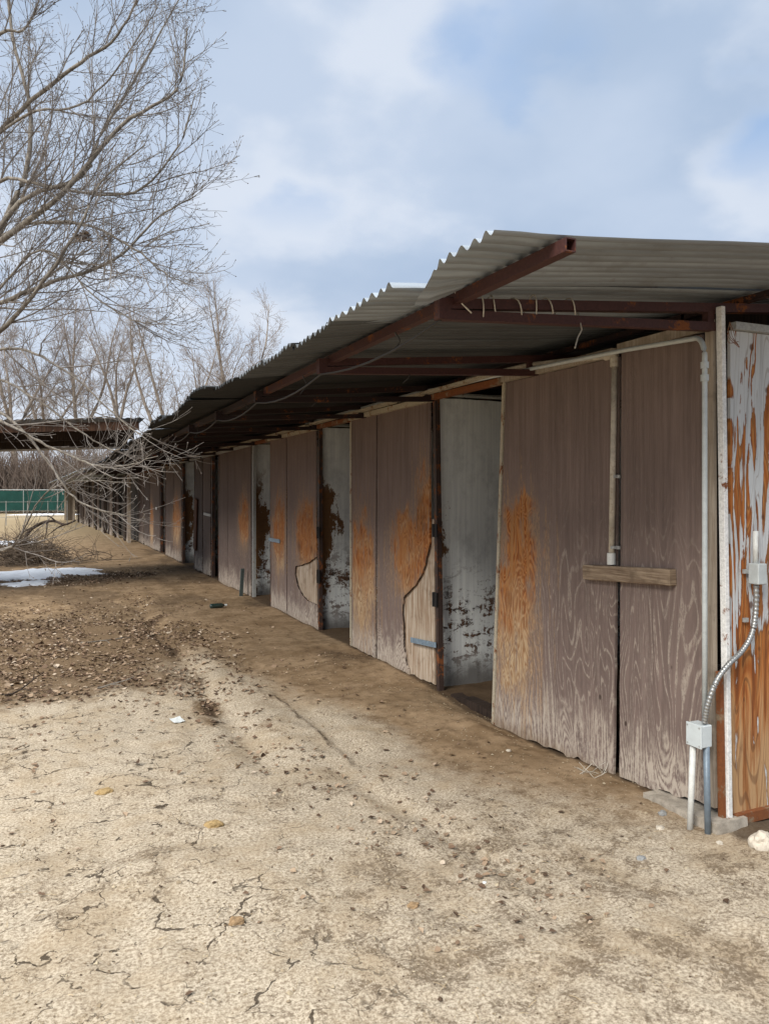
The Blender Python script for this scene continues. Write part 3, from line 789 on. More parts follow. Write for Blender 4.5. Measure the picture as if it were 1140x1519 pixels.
for z_ in (2.13, 2.19): MB().tube([Vector((cx, cy, z_)), Vector((cx, cy, z_+.03))], .019, 12).build('pipe_coupling', M['conduit'], co)
jb = MB().box((2.825, 2.735, .462), (.065, .088, .104)).build('junction_box', M['box_grey'], stable, bevel=.004)
jb['label'] = 'small grey square electrical box on two pipes at the corner'
o = MB().box((2.789, 2.735, .462), (.008, .093, .109)); o.build('box_cover', M['box_grey'], jb, bevel=.002)
for dy, dz in ((-.036, .042), (.036, .042), (-.036, -.042), (.036, -.042)): MB().tube([Vector((2.787, 2.735+dy, .462+dz)), Vector((2.782, 2.735+dy, .462+dz))], .004, 8).build('screw', M['grey_steel'], jb)
MB().tube([Vector((2.810, 2.762, .415)), Vector((2.803, 2.776, -.05))], .0145, 12).build('supply_pipe', M['pvc_white'], stable, smooth=True)['label'] = 'white pipe running from the electrical box into the ground'
MB().tube([Vector((2.835, 2.705, .415)), Vector((2.837, 2.697, -.05))], .0150, 12).build('supply_pipe', M['blue_pipe'], stable, smooth=True)['label'] = 'blue grey pipe running from the electrical box into the ground'
# flexible conduit across the end wall
fx = path([(2.822, 2.705, .525), (2.825, 2.685, .62), (2.86, 2.665, .73), (2.93, 2.66, .80), (3.02, 2.668, .85), (3.09, 2.675, .92), (3.125, 2.68, 1.02), (3.13, 2.68, 1.16)], 26)
rd = [.0138 if k % 4 < 2 else .0118 for k in range(len(fx))]
MB().tube(fx, rd, 10).build('flexible_conduit', M['flex'], stable, smooth=True)
b2 = MB().box((3.13, 2.672, 1.215), (.06, .06, .10)).build('switch_box', M['conduit'], stable, bevel=.004)
MB().tube([Vector((3.13, 2.684, 1.262)), Vector((3.13, 2.684, 1.42))], .0125, 10).build('pipe_stub', M['pvc_white'], stable, smooth=True)
for z_ in (1.225, .99): MB().box((3.088, 2.705, z_), (.028, .012, .02)).build('pipe_clip', M['grey_steel'], stable)
# old plastic pipe on the sheet joint
ya, za = FP(906, 836, 2.935); yb, zb = FP(911, 531, 2.935)
MB().tube([Vector((2.935, ya, za)), Vector((2.935, yb, zb))], .0165, 12).build('plastic_pipe', M['pvc'], stable, smooth=True)
o = MB(); o.tube([Vector((2.935, ya, za - .005)), Vector((2.935, ya, za + .06))], .024, 12); o.build('pipe_coupling', M['pvc_white'], stable)
o = MB(); el = [Vector((2.93, yb, zb - .05)), Vector((2.93, yb, zb)), Vector((2.93, yb + .008, zb + .014)), Vector((2.93, yb + .025, zb + .018)), Vector((2.93, yb + .07, zb + .018))]
o.tube(el, .023, 12); o.build('pipe_elbow', M['pvc'], stable)
MB().tube([Vector((2.93, yb + .05, zb + .018)), Vector((2.92, 4.3, 2.46)), Vector((2.92, 5.1, 2.475))], .0165, 12).build('plastic_pipe', M['pvc'], stable, smooth=True)
for py_ in (707, 812):
    a = FP(909, py_, 2.94); o = MB(); o.tube([Vector((2.94, a[0], a[1]-.008)), Vector((2.94, a[0], a[1]+.008))], .020, 12); o.box((2.948, a[0]-.03, a[1]), (.008, .03, .018)); o.build('pipe_clip', M['grey_steel'], stable)
# plank shelf
a, b = FP(873, 848), FP(1003, 856)
MB().bar((2.935, a[0], a[1]), (2.935, b[0], b[1]), .05, .086).build('plank_shelf', M['plank'], stable, bevel=.004)
# cable slung below the eave purlin
pts = []
for i in range(len(trusses) - 1):
    for k in range(6):
        t = k/6; pts.append(Vector((1.455, trusses[i] + 1.485*t, 2.30 - .05*4*t*(1-t) + .004*sin(i*5))))
MB().tube(pts, .006, 5).build('slung_cable', M['cable'], stable)
# old straps of cable hanging from trusses
for i, (x, y, L) in enumerate(((1.50, 3.3, .09), (1.49, 4.7, .12), (1.50, 6.3, .10), (2.0, 4.24, .08), (1.9, 5.72, .07), (1.5, 8.6, .12))):
    MB().tube(path([(x, y, 2.36), (x + .02, y - .01, 2.36 - L*.5), (x - .01, y + .02, 2.36 - L)], 4), .004, 5).build('cable_tie', M['cable'], stable)

# wire wrapped on the first truss: hangs on it
hx = [Vector((1.50, 2.72, 2.41)), Vector((1.53, 2.71, 2.36)), Vector((1.57, 2.71, 2.33))]
for k in range(6*12 + 1):
    t = k/12; xw = 1.58 + .092*t + .018*sin(t*2*pi*.37 + 1); cz_ = 2.362 + .088*(xw - 1.45); ph = t*2*pi
    hx.append(Vector((xw + .012*sin(ph + 1), 2.755 + (.034 + .006*sin(t*3))*cos(ph), cz_ - .008 + (.046 + .010*sin(t*2.3))*sin(ph))))
hx += [Vector((2.12, 2.71, 2.31)), Vector((2.09, 2.70, 2.27)), Vector((2.06, 2.68, 2.22))]
o = MB(); o.tube(hx, .0032, 5)
tag(o.build('loose_wire', M['wire']), 'pale wire looped loosely around the front roof beam', 'wire')
o = MB()
for k in range(5):
    a = R.uniform(0, 6.28); p0 = Vector((XF - .015, Y0 - .05, 2.35))
    o.tube(path([p0 + Vector((0, 0, .06)), p0 + Vector((R.uniform(-.03, .03), -.015, R.uniform(-.04, .03))), p0 + Vector((R.uniform(-.02, .05), -.03, R.uniform(-.07, .0)))], 5), .0016, 4)
tag(o.build('rusty_wire', M['rust']), 'tangle of rusty wire tied around the top of the corner post', 'wire')

# steel stake leaning by the fifth front
a, b = FP(369, 843), FP(370, 892)
tag(MB().bar((XF - .10, a[0], a[1]), (XF - .14, b[0], -.06), .05, .05, (1, 0, 0)).build('steel_stake', mat_plain('green_grey_stake', (.05, .065, .06), .6, .2)), 'short dark green steel stake upright in front of a stall panel', 'stake')

# ================================================================== second row beyond
A = Vector((2.62, 27.6, 0)); B = Vector((1.68, 56.0, 0)); dv = (B - A).normalized(); nv = Vector((dv.y, -dv.x, 0))
far = thing('far_stable', A, 'second dark stable row further back, in line with the first', 'stable')
L = (B - A).length; t = .4; rr = random.Random(4)
mW = [mat_ply('far_board_a', [], 31., .2, base=(.045, .031, .024)), mat_ply('far_board_b', [], 35., .2, base=(.105, .078, .06)), M['darkwood']]
while t < L - .6:
    w = rr.uniform(.35, 1.1); p0 = A + dv*t; p1 = A + dv*(t + w)
    if rr.random() < .72:
        o = MB(); o.bar(p0 + Vector((0, 0, 1.18)), p1 + Vector((0, 0, 1.22)), .04, 2.4); o.build('wall_board', rr.choice(mW), far)
    t += w + rr.uniform(.1, .7)
MB().bar(A + nv*.4 + Vector((0, 0, 1.2)), B + nv*.4 + Vector((0, 0, 1.2)), .05, 2.6).build('inner_wall', M['backwall'], far)
for k in range(8):
    p = A + dv*(L*k/7.2); MB().bar(p - nv*.05 + Vector((0, 0, -.1)), p - nv*.05 + Vector((0, 0, 2.5)), .10, .10).build('post', M['stud' if k in (0, 7) else 'darkwood'], far)
q = []
o = MB(); n_ = 200
for k in range(n_ + 1):
    for (s, z) in ((-1.55, 2.52), (0., 2.66), (3.0, 2.86)):
        o.v.append(A - dv*.3 + dv*(L + .6)*k/n_ + nv*s + Vector((0, 0, z + .02*sin(k*1.7) + .02*fbm(k*.3, s, 1))))
for k in range(n_):
    for j in range(2): o.f.append((k*3+j, k*3+j+1, k*3+j+4, k*3+j+3))
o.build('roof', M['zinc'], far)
MB().bar(A - nv*1.3 + Vector((0, 0, 2.46)), B - nv*1.3 + Vector((0, 0, 2.46)), .06, .08).build('eave_beam', M['red_steel'], far)
# bright end post and slats
e0 = P(106, 745, 52); o = MB()
for k, (px_, w) in enumerate(((107.5, .32), (103, .14), (99.5, .12), (97, .10))):
    p = P(px_, 745, 52 - k*.15); o.box((p.x, p.y, 1.25), (w, .06, 2.5))
o.box((P(102, 745, 52.2).x, P(102, 745, 52.2).y, .55), (.55, .05, 1.3))
o.build('end_boards', M['stud'], far)

# ================================================================== cross canopy
cw = thing('cross_canopy', (-.3, 14.6, 0), 'low flat roof crossing the yard with rusty brown fascia boards', 'canopy')
def cz(x): return .055*(x - 1.4)
o = MB(); n_ = 180
for k in range(n_ + 1):
    x = -7 + 8.5*k/n_
    for (y, z) in ((13.35, 2.90), (14.6, 2.885), (17.0, 2.84)):
        o.v.append(Vector((x, y + .03*fbm(x*4, y, 2), z + cz(x) + .011*sin(x*2*pi/.15) + .02*fbm(x*1.7, 3, 3))))
for k in range(n_):
    for j in range(2): o.f.append((k*3+j, k*3+j+1, k*3+j+4, k*3+j+3))
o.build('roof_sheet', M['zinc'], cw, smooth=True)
x = -7
while x < 1.3:
    w = R.uniform(1.2, 2.4); x1 = min(x + w, 1.42)
    MB().bar((x, 13.45 + R.uniform(-.02, .02), 2.775 + cz(x)), (x1 - .01, 13.45, 2.775 + cz(x1)), .05, .17 + R.uniform(-.035, .035)).build('fascia_board', M['beamwood'], cw); x = x1
MB().bar((-7, 14.4, 2.72 + cz(-7)), (1.42, 14.4, 2.72), .08, .20).build('beam', M['darkwood'], cw)
MB().bar((-7, 15.6, 2.69 + cz(-7)), (1.42, 15.6, 2.69), .08, .22).build('beam', M['darkwood'], cw)
MB().bar((-7, 16.9, 2.60 + cz(-7)*.9), (1.42, 16.9, 2.62), .06, .06).build('rear_rail', M['white_steel'], cw)
MB().bar((-7, 16.8, 2.73 + cz(-7)), (1.42, 16.8, 2.73), .05, .2).build('beam', M['darkwood'], cw)
for yy in (13.6, 16.8): MB().bar((-3.6, yy, -.1), (-3.6, yy, 2.5), .12, .12).build('post', M['darkwood'], cw)

# ================================================================== fence and field
fa, fb = P(-120, 760, 70), P(112, 760, 72)
fence = thing('screened_fence', (fa.x, fa.y, 0), 'dark green screened fence with pale posts across the field at the left', 'fence')
fd = (fb - fa); fd.z = 0; fl = fd.length; fd.normalize()
base = lambda t, z: Vector((fa.x, fa.y, 0)) + fd*t + Vector((0, 0, z))
o = MB(); n_ = 60
for k in range(n_ + 1):
    t = fl*k/n_
    for z in (.28, 1.2, 2.15): o.v.append(base(t, z) + Vector((0, .10*fbm(k*.7, z*2, 3), 0)))
for k in range(n_):
    for j in range(2): o.f.append((k*3+j, k*3+j+1, k*3+j+4, k*3+j+3))
o.build('windscreen', M['green'], fence, smooth=True)
MB().bar(base(0, 2.24), base(fl, 2.24), .06, .06).build('top_rail', M['conduit'], fence)
k = 0; t = 0
while t < fl:
    MB().tube([base(t, -.1) - Vector((0, .2, 0)), base(t, 2.3) - Vector((0, .2, 0))], .03, 8).build('fence_post', M['grey_steel'], fence); t += 3.0
# nearer wire fence without cloth
fa2, fb2 = P(-60, 775, 40), P(100, 770, 46)
wf = thing('wire_fence', (fa2.x, fa2.y, 0), 'thin grey wire fence standing in front of the green screen', 'fence')
d2 = (fb2 - fa2); d2.z = 0; l2 = d2.length; d2.normalize(); b2_ = lambda t, z: Vector((fa2.x, fa2.y, z)) + d2*t
for k in range(6): MB().tube([b2_(l2*k/5, -.1), b2_(l2*k/5, 1.35)], .025, 6).build('fence_post', M['grey_steel'], wf)
o = MB()
for z in (.45, .8, 1.3): o.tube([b2_(0, z), b2_(l2, z)], .010, 4)
o.build('wire', M['grey_steel'], wf)

# ================================================================== snow
def snow(c, rx, ry, ang, seed, label, h=.05):
    o = MB(); n_, m_ = 56, 9
    o.v.append(Vector((c[0], c[1], gz(c[0], c[1]) + h)))
    for j in range(1, m_ + 1):
        for k in range(n_):
            t = 2*pi*k/n_; r = j/m_*(1 + .85*fbm(cos(t)*1.6 + seed, sin(t)*1.6, seed, 4) + .38*fbm(cos(t)*5, sin(t)*5, seed, 4))
            x = r*rx*cos(t); y = r*ry*sin(t); xx = c[0] + x*cos(ang) - y*sin(ang); yy = c[1] + x*sin(ang) + y*cos(ang)
            o.v.append(Vector((xx, yy, gz(xx, yy) + h*(1 - (j/m_)**3) - .006*(j == m_) + .012*fbm(xx*4, yy*4, seed, 3)*(j < m_))))
    for k in range(n_): o.f.append((0, 1 + k, 1 + (k+1) % n_))
    for j in range(m_ - 1):
        for k in range(n_):
            a = 1 + j*n_ + k; b = 1 + j*n_ + (k+1) % n_; o.f.append((a, a + n_, b + n_, b))
    return tag(o.build('snow_patch', M['snow'], smooth=True), label, 'snow')
s1 = G(70, 850); snow((s1.x - .2, s1.y - .1), 1.15, 1.0, .1, 2.2, 'melting snow patch in front of the brush pile, pointed toward the stalls', .07)
for px_, py_, rx_, ry_, sd_, lb in ((112, 846, .35, .45, 12.1, 'small snow tongue nearest the stalls, by the leaf pile'), (40, 866, .40, .30, 15.7, 'small thin snow remnant in front of the larger patch')):
    sp = G(px_, py_); snow((sp.x, sp.y), rx_, ry_, .2, sd_, lb, .04)
s2 = G(10, 860); snow((s2.x - .4, s2.y), 1.0, .8, .0, 5.2, 'ragged snow patch at the left edge, below the brush', .06)
s3 = G(10, 806); snow((s3.x - .5, s3.y), 1.3, 1.3, .0, 7.7, 'snow patch behind the brush pile at the left edge', .06)
s4 = P(75, 762, 68); snow((s4.x, s4.y), 2.6, 1.5, 0, 9.1, 'thin strip of snow along the foot of the green fence', .10)

# ================================================================== trees
def rot_about(v, ax, a):
    return v*cos(a) + ax.cross(v)*sin(a) + ax*(ax.dot(v))*(1 - cos(a))
def perp(d, rng):
    a = Vector((rng.gauss(0, 1), rng.gauss(0, 1), rng.gauss(0, 1))); p = a - d*a.dot(d)
    return p.normalized() if p.length > 1e-4 else Vector((1, 0, 0))
def curve(p, d, L, rng, n, bend, up):
    pts = [p.copy()]; d = d.normalized(); st = L/n
    for k in range(n):
        d = (d + Vector((rng.gauss(0, bend), rng.gauss(0, bend), rng.gauss(0, bend) + up))).normalized()
        pts.append(pts[-1] + d*st)
    return pts
def at(pts, t):
    f = t*(len(pts) - 1); i = min(int(f), len(pts) - 2); u = f - i
    return pts[i].lerp(pts[i+1], u), (pts[i+1] - pts[i]).normalized()
def twiggy(mbt, mbc, pts, r0, r1, level, cfg, rng, dens=1.0):
    """side branches along a limb"""
    L = sum((pts[i+1] - pts[i]).length for i in range(len(pts) - 1))
    sp, l0, l1, ang, seg, side, upk, start = cfg[level]
    t = start; flip = 1; last = len(cfg) - 1
    while t < .985:
        p, d = at(pts, t); rr_ = (r0 + (r1 - r0)*t)
        for s in ((1, -1) if rng.random() < .45 else (flip,)):
            ax = perp(d, rng); a = radians(rng.gauss(ang, 10))
            nd = rot_about(d, ax, a)
            ln = rng.uniform(l0, l1)*(1.05 - .65*t)
            q = curve(p, nd, ln, rng, seg, .075, upk)
            ra = min(rr_*.62, max(.0023*cfg_scale[0], ln*.0075)); rb = max(ra*.45, .0017*cfg_scale[0])
            tgt = mbt if level == 0 and mbt is not None and ra > .02*cfg_scale[0] else mbc
            tgt.tube(q, [ra + (rb - ra)*k/seg for k in range(seg + 1)], side, cap=False)
            if level < last: twiggy(mbt, mbc, q, ra, rb, level + 1, cfg, rng, dens)
            elif cfg_scale[1] and rng.random() < .8:      # bud
                e = q[-1]; dd = (q[-1] - q[-2]).normalized(); b = .0055*cfg_scale[0]
                mbc.tube([e - dd*b, e, e + dd*b*1.6], [b*.4, b, b*.2], 3, cap=False)
        flip = -flip
        t += sp/L/dens*rng.uniform(.6, 1.4)
cfg_scale = [1.0, True]

rt = random.Random(21)
bt0 = P(-190, 900, 8.2); bt0.z = 0
bt = thing('bare_tree', bt0, 'big bare tree leaning in from the left with long budding branches', 'tree')
mt, mc = MB(), MB()
crotch = P(-150, 560, 8.2)
mt.tube(path([bt0 - Vector((0, 0, .2)), bt0 + Vector((.0, 0, .5)), bt0.lerp(crotch, .6), crotch], 5), [.26 - .11*k/15 for k in range(16)], 12)
limbs = [  # (px, py, depth) way points, start and end radius
 ([(-150, 560, 8.2), (-70, 300, 8.0), (0, 195, 7.8), (95, 110, 7.5), (165, 62, 7.3), (212, -10, 7.2)], .060, .010),
 ([(-150, 600, 8.2), (-60, 420, 7.6), (0, 360, 7.2), (92, 288, 6.9), (180, 186, 6.8), (262, 132, 6.8), (278, 40, 6.9)], .070, .008),
 ([(-40, 400, 7.4), (30, 300, 7.3), (120, 262, 7.0), (150, 200, 7.0), (215, 90, 7.2), (270, -10, 7.4)], .045, .007),
 ([(-150, 650, 8.2), (-60, 540, 7.4), (0, 492, 6.9), (48, 440, 6.7), (110, 350, 6.6), (150, 270, 6.6), (215, 215, 6.7)], .050, .007),
 ([(-150, 620, 8.2), (-50, 470, 7.6), (0, 450, 7.2), (75, 420, 7.0), (170, 385, 6.8), (235, 322, 6.7), (290, 290, 6.6)], .055, .006),
 ([(-120, 520, 8.4), (-20, 380, 8.6), (12, 318, 8.6), (40, 250, 8.6), (45, 160, 8.7), (20, 60, 8.8), (10, -40, 8.8)], .070, .018),
 ([(-60, 330, 8), (0, 268, 7.6), (90, 280, 7.2), (200, 285, 7.0), (265, 215, 6.9), (290, 140, 6.9)], .035, .006),
 ([(-90, 420, 8), (20, 340, 7.3), (120, 332, 6.8), (200, 370, 6.5), (235, 400, 6.4), (262, 415, 6.3)], .030, .005),
 ([(-120, 520, 7.6), (-30, 520, 6.7), (40, 520, 6.4), (110, 560, 6.2), (170, 615, 6.1), (215, 650, 6.1)], .026, .005),
 ([(-130, 560, 7.6), (-40, 590, 6.6), (20, 625, 6.2), (75, 690, 6.0), (110, 738, 5.9), (150, 757, 5.8), (190, 765, 5.8)], .026, .005),
 ([(-130, 590, 7.6), (-30, 610, 6.4), (40, 645, 6.0), (95, 672, 5.9), (140, 690, 5.8), (180, 692, 5.7), (235, 676, 5.6)], .024, .004),
 ([(-130, 580, 8.0), (-20, 560, 7.2), (50, 590, 6.6), (120, 640, 6.3), (170, 668, 6.2), (200, 640, 6.1)], .022, .004),
 ([(-100, 200, 8.4), (-10, 60, 8.2), (40, 40, 8.2), (70, -40, 8.2)], .040, .008),
 ([(-40, 230, 8), (40, 170, 7.6), (130, 150, 7.4), (205, 55, 7.3), (235, 10, 7.3)], .026, .005),
 ([(-120, 520, 8), (-20, 450, 7.4), (60, 370, 7.0), (140, 440, 6.7), (205, 478, 6.5), (250, 470, 6.3)], .024, .004),
 ([(-120, 700, 7.8), (-30, 800, 6.8), (20, 810, 6.5), (60, 740, 6.3), (110, 715, 6.2), (200, 716, 6.1)], .018, .004),
]
CFG = [(.175, .55, 1.45, 31, 9, 4, .045, .2), (.115, .18, .52, 37, 5, 3, .06, .15), (.125, .05, .15, 42, 2, 3, .06, .25)]
for li, (wp, ra, rb) in enumerate(limbs):
    ra *= .66; rb *= .75
    pts = path([P(*w) for w in wp], 6)
    pts = [p + Vector((rt.gauss(0, .004), rt.gauss(0, .008), rt.gauss(0, .004))) for p in pts]
    n_ = len(pts)
    mt.tube(pts, [ra + (rb - ra)*(k/(n_-1))**.75 for k in range(n_)], 8)
    twiggy(mt, mc, pts, ra, rb, 0, CFG, rt, .48 if li in (8, 9, 10, 11, 15) else 1.0)
mt.build('trunk', M['bark'], bt, smooth=True, origin=bt0); mc.build('crown', M['twig'], bt, origin=bt0)
nest = MB(); c0 = P(121, 352, 6.9)
for _ in range(60): leaf(nest, c0 + Vector((rt.gauss(0, .035), rt.gauss(0, .03), rt.gauss(0, .022))), rt.uniform(.03, .06), rt)
tag(nest.build('leaf_clump', M['leaf']), 'small brown clump of dead leaves caught in the bare branches', 'leaves')

def far_tree(px, dep, ptop, lean, seed, label, forks=2, spread=1.0, r=.22, group='bare trees beyond the stables', lower=.35):
    dep *= 1.75; r *= 1.75
    rg = random.Random(seed); b = P(px, 700, dep); b.z = 0; H = EYE + (HOR - ptop)/F_PX*dep
    o = thing('background_tree', b, label, 'tree', group); t_, c_ = MB(), MB()
    cfg_scale[0], cfg_scale[1] = 4.2*dep/48, False
    CF = [(.85, H*.13, H*.33, 42, 6, 4, .07, .15), (.62, H*.04, H*.11, 42, 4, 3, .06, .1), (.58, H*.02, H*.045, 42, 2, 3, .03, .12)]
    st = b - Vector((0, 0, .3)); fk = b + Vector((lean[0]*.3, 0, H*lower))
    t_.tube(path([st, b.lerp(fk, .5) + Vector((rg.uniform(-.2, .2), 0, 0)), fk], 4), [r*(1 - .045*k) for k in range(9)], 8)
    for k in range(forks):
        a = 2*pi*k/forks + rg.uniform(-.5, .5); d = Vector((cos(a)*.46*spread + lean[0]*.05, sin(a)*.4*spread, 1)).normalized()
        pts = curve(fk - Vector((0, 0, .3)), d, H*(1 - lower)*rg.uniform(.88, 1.08), rg, 12, .06, .07)
        r0 = r*.6; r1 = .03
        t_.tube(pts, [r0 + (r1 - r0)*(j/12)**.8 for j in range(13)], 7)
        twiggy(t_, c_, pts, r0, r1, 0, CF, rg)
    cfg_scale[0], cfg_scale[1] = 1.0, True
    t_.build('trunk', M['barkfar'], o, smooth=True, origin=b); c_.build('crown', M['twigfar'], o, origin=b)
far_tree(350, 46, 408, (0, 0), 3, 'bare tree rising highest behind the dark roof, right of the others', 3, 1.0, .24)
far_tree(316, 52, 500, (-1, 0), 5, 'slim bare tree between the tall right one and the forked one', 2, .8, .18)
far_tree(246, 44, 455, (1, 0), 8, 'forked bare tree standing where the two roofs meet', 3, .9, .26, lower=.22)
far_tree(176, 50, 470, (0, 0), 11, 'straight dark bare tree above the cross canopy', 3, .7, .22, lower=.45)
far_tree(118, 54, 440, (0, 0), 14, 'pale bare tree behind the crossing branches, left of the straight dark one', 3, 1.0, .26)
far_tree(70, 56, 470, (0, 0), 18, 'bushy bare tree second from the left above the canopy', 3, 1.1, .22)
far_tree(20, 52, 450, (0, 0), 22, 'thick bare tree at the left edge above the canopy', 3, 1.0, .28)
far_tree(283, 58, 540, (0, 0), 27, 'small twiggy bare tree low behind the roof edge', 3, 1.2, .14)

# thicket beyond the fence
o = MB(); rw = random.Random(5)
for _ in range(9000):
    px_ = rw.uniform(-80, 330); dep = rw.uniform(73.5, 82); b = P(px_, 740, dep); b.z = rw.uniform(0, 3.5)
    h = rw.uniform(1.5, 4.2)*(1.3 if fbm(px_*.03, 1, 1) > 0 else .8); d = Vector((rw.gauss(0, .35), rw.gauss(0, .3), 1)).normalized()
    q = curve(b, d, h, rw, 3, .2, .02); o.tube(q, [.035, .028, .02, .012], 3, cap=False)
tag(o.build('distant_woods', M['woods'], origin=(P(100, 740, 88).x, P(100, 740, 88).y, 0)), 'brown leafless thicket beyond the field', 'woods', kind='stuff')

# ================================================================== brush and fallen branches
o = MB(); rb_ = random.Random(9); c0 = G(58, 836)
for _ in range(950):
    a = rb_.uniform(0, 6.28); r_ = abs(rb_.gauss(0, .75)); b = Vector((c0.x - .25 + cos(a)*r_*1.1, c0.y + sin(a)*r_*.8, rb_.uniform(.0, .62)*math.exp(-r_*.7)))
    d = Vector((rb_.gauss(0, 1), rb_.gauss(0, .8), rb_.gauss(.25, .35))).normalized()
    L_ = rb_.uniform(.3, 1.0); q = curve(b, d, L_, rb_, 5, .22, -.03); q = [Vector((p.x, p.y, max(p.z, .01))) for p in q]
    ra = rb_.uniform(.004, .010); o.tube(q, [ra, ra*.9, ra*.75, ra*.6, ra*.45, ra*.3], 4, cap=False)
tag(o.build('brush_pile', M['brush']), 'tangled heap of dead twigs and brush beside the snow', 'brush pile', kind='stuff')
o = MB(); w = [(30, 818, 19.0), (42, 790, 19.0), (62, 776, 19.0), (80, 773, 18.8), (96, 778, 18.5), (112, 772, 18.4)]
q = path([P(*k) for k in w], 5); o.tube(q, [.05 - .03*k/(len(q)-1) for k in range(len(q))], 7)
for (a_, b_) in ((8, (20, 800)), (12, (66, 802)), (16, (60, 765)), (20, (70, 795))):
    e = P(b_[0], b_[1], 18.6); q2 = path([q[a_], q[a_].lerp(e, .5) + Vector((.03, 0, .05)), e], 5); o.tube(q2, [.026 - .0018*k for k in range(len(q2))], 6)
fbm_ = rb_
CF2 = [(.22, .2, .6, 45, 4, 4, .0, .1), (.14, .08, .25, 45, 2, 3, 0, .2)]
twiggy(o, o, q, .05, .02, 0, CF2, rb_)
tag(o.build('fallen_branch', M['darkbranch'], smooth=True), 'thick dark fallen limb arching over the brush pile', 'branch')
for i, (px_, py_, L_, an, lab) in enumerate(((145, 1026, .30, .2, 'short grey forked stick lying at the edge of the leaf litter'), (8, 1034, .35, .5, 'dark curved stick at the left edge of the yard'), (120, 955, .6, .1, 'thin pale stick among the leaves'))):
    g = G(px_, py_); o = MB(); g.z = gz(g.x, g.y) + .015
    q = curve(g, Vector((cos(an), sin(an), .03)), L_, rb_, 6, .16, -.01); q = [Vector((p.x, p.y, max(gz(p.x, p.y) + .008, p.z))) for p in q]
    o.tube(q, [.009 - .001*k for k in range(7)], 6)
    for s in (2, 4): o.tube(curve(q[s], Vector((cos(an + .8*(s-3)), sin(an + .8*(s-3)), .1)), L_*.4, rb_, 4, .15, -.02), [.006, .005, .004, .003, .002], 5)
    tag(o.build('stick', M['bark' if i != 1 else 'darkbranch'], smooth=True), lab, 'stick')

# ================================================================== small things on the ground
def stone(px_, py_, r, mat, name, label, cat, flat=.65, seed=1, lift=.25):
    g = G(px_, py_); z0 = gz(g.x, g.y); g.x *= (EYE - z0)/EYE; g.y *= (EYE - z0)/EYE
    bm = bmesh.new(); bmesh.ops.create_icosphere(bm, subdivisions=3, radius=1); o = MB()
    for v in bm.verts:
        n_ = 1 + .30*fbm(v.co.x*1.3 + seed, v.co.y*1.3, v.co.z*1.3, 3) + .07*fbm(v.co.x*5, v.co.y*5 + seed, v.co.z*5, 2)
        p = v.co*n_; o.v.append(Vector((g.x + p.x*r, g.y + p.y*r*.8, z0 + p.z*r*flat + r*flat*lift)))
    bm.verts.index_update(); o.f = [tuple(v.index for v in f.verts) for f in bm.faces]; bm.free()
    return tag(o.build(name, mat), label, cat)
stone(1131, 1256, .062, M['rock'], 'rock', 'pale rock lying against the foot of the end wall', 'rock', .75, 1.3, .4)
stone(978, 1229, .022, M['rock'], 'pebble', 'white pebble left of the concrete footing', 'stone', .5, 2.3)
stone(982, 1208, .022, M['rock_grey'], 'pebble', 'grey stone touching the concrete footing', 'stone', .7, 3.3)
stone(950, 1274, .022, M['rock_grey'], 'pebble', 'flat grey stone out in the dirt before the corner', 'stone', .45, 4.3)
stone(1066, 1252, .018, M['rock'], 'pebble', 'small tan stone beside the blue grey pipe', 'stone', .6, 5.3)
stone(754, 1114, .016, M['rock'], 'pebble', 'small white stone before the foot of the orange patched panel', 'stone', .6, 6.3)
stone(317, 1224, .042, M['rock_yellow'], 'clod', 'yellowish crumbly lump on the pale earth', 'clod', .4, 7.3)
stone(155, 1175, .045, M['rock_yellow'], 'clod', 'faded yellow lump further left on the earth', 'clod', .3, 8.3)
stone(351, 1369, .030, M['rock_tan'], 'clod', 'round brown lump of earth in the foreground', 'clod', .6, 9.3)
stone(612, 1344, .024, M['rock_tan'], 'clod', 'orange brown lump in the shallow track', 'clod', .4, 10.3)
stone(718, 1010+300, .010, M['paper'], 'pebble', 'tiny white pebble in the shallow track', 'stone', .6, 11.3)
g = G(263, 1069); o = MB(); zz = gz(g.x, g.y) + .012; n_ = 5
for j in range(n_):
    for k in range(n_):
        u, v = (j/(n_-1) - .5)*.085, (k/(n_-1) - .5)*.085
        o.v.append(Vector((g.x + u*.94 - v*.3, g.y + u*.3 + v*.94, zz + .012*(k/(n_-1)) + .008*fbm(u*40, v*40, 1, 2))))
for j in range(n_-1):
    for k in range(n_-1): b = j*n_ + k; o.f.append((b, b+1, b+n_+1, b+n_))
tag(o.build('paper_scrap', M['paper']), 'square white scrap of paper lying on the earth', 'paper')
g = G(325, 902); o = MB(); z0 = gz(g.x, g.y) + .035
q = [Vector((g.x - .13 + .26*t, g.y + .03*t, z0)) for t in (0, .03, .1, .6, .72, .80, .82, .95, .96)]
bo = thing('plastic_bottle', (g.x, g.y, z0 - .035), 'dark plastic bottle lying in the dirt before the stalls', 'bottle')
MB().tube(q[:6], [.02, .032, .035, .035, .026, .014], 12).build('bottle_body', M['glassdark'], bo, smooth=True)
MB().tube(q[6:], [.016, .016, .013], 10).build('cap', M['paper'], bo)
# straw tuft
o = MB(); g = G(878, 1150)
for _ in range(14):
    d = Vector((rb_.gauss(-.2, .6), rb_.gauss(0, .6), rb_.uniform(.05, .8))).normalized(); q = curve(g + Vector((rb_.gauss(0, .03), rb_.gauss(0, .03), .0)), d, rb_.uniform(.05, .14), rb_, 3, .15, -.1); o.tube(q, .0018, 3)
tag(o.build('straw_tuft', M['wire']), 'wisp of dry straw poking from under the plywood', 'straw')

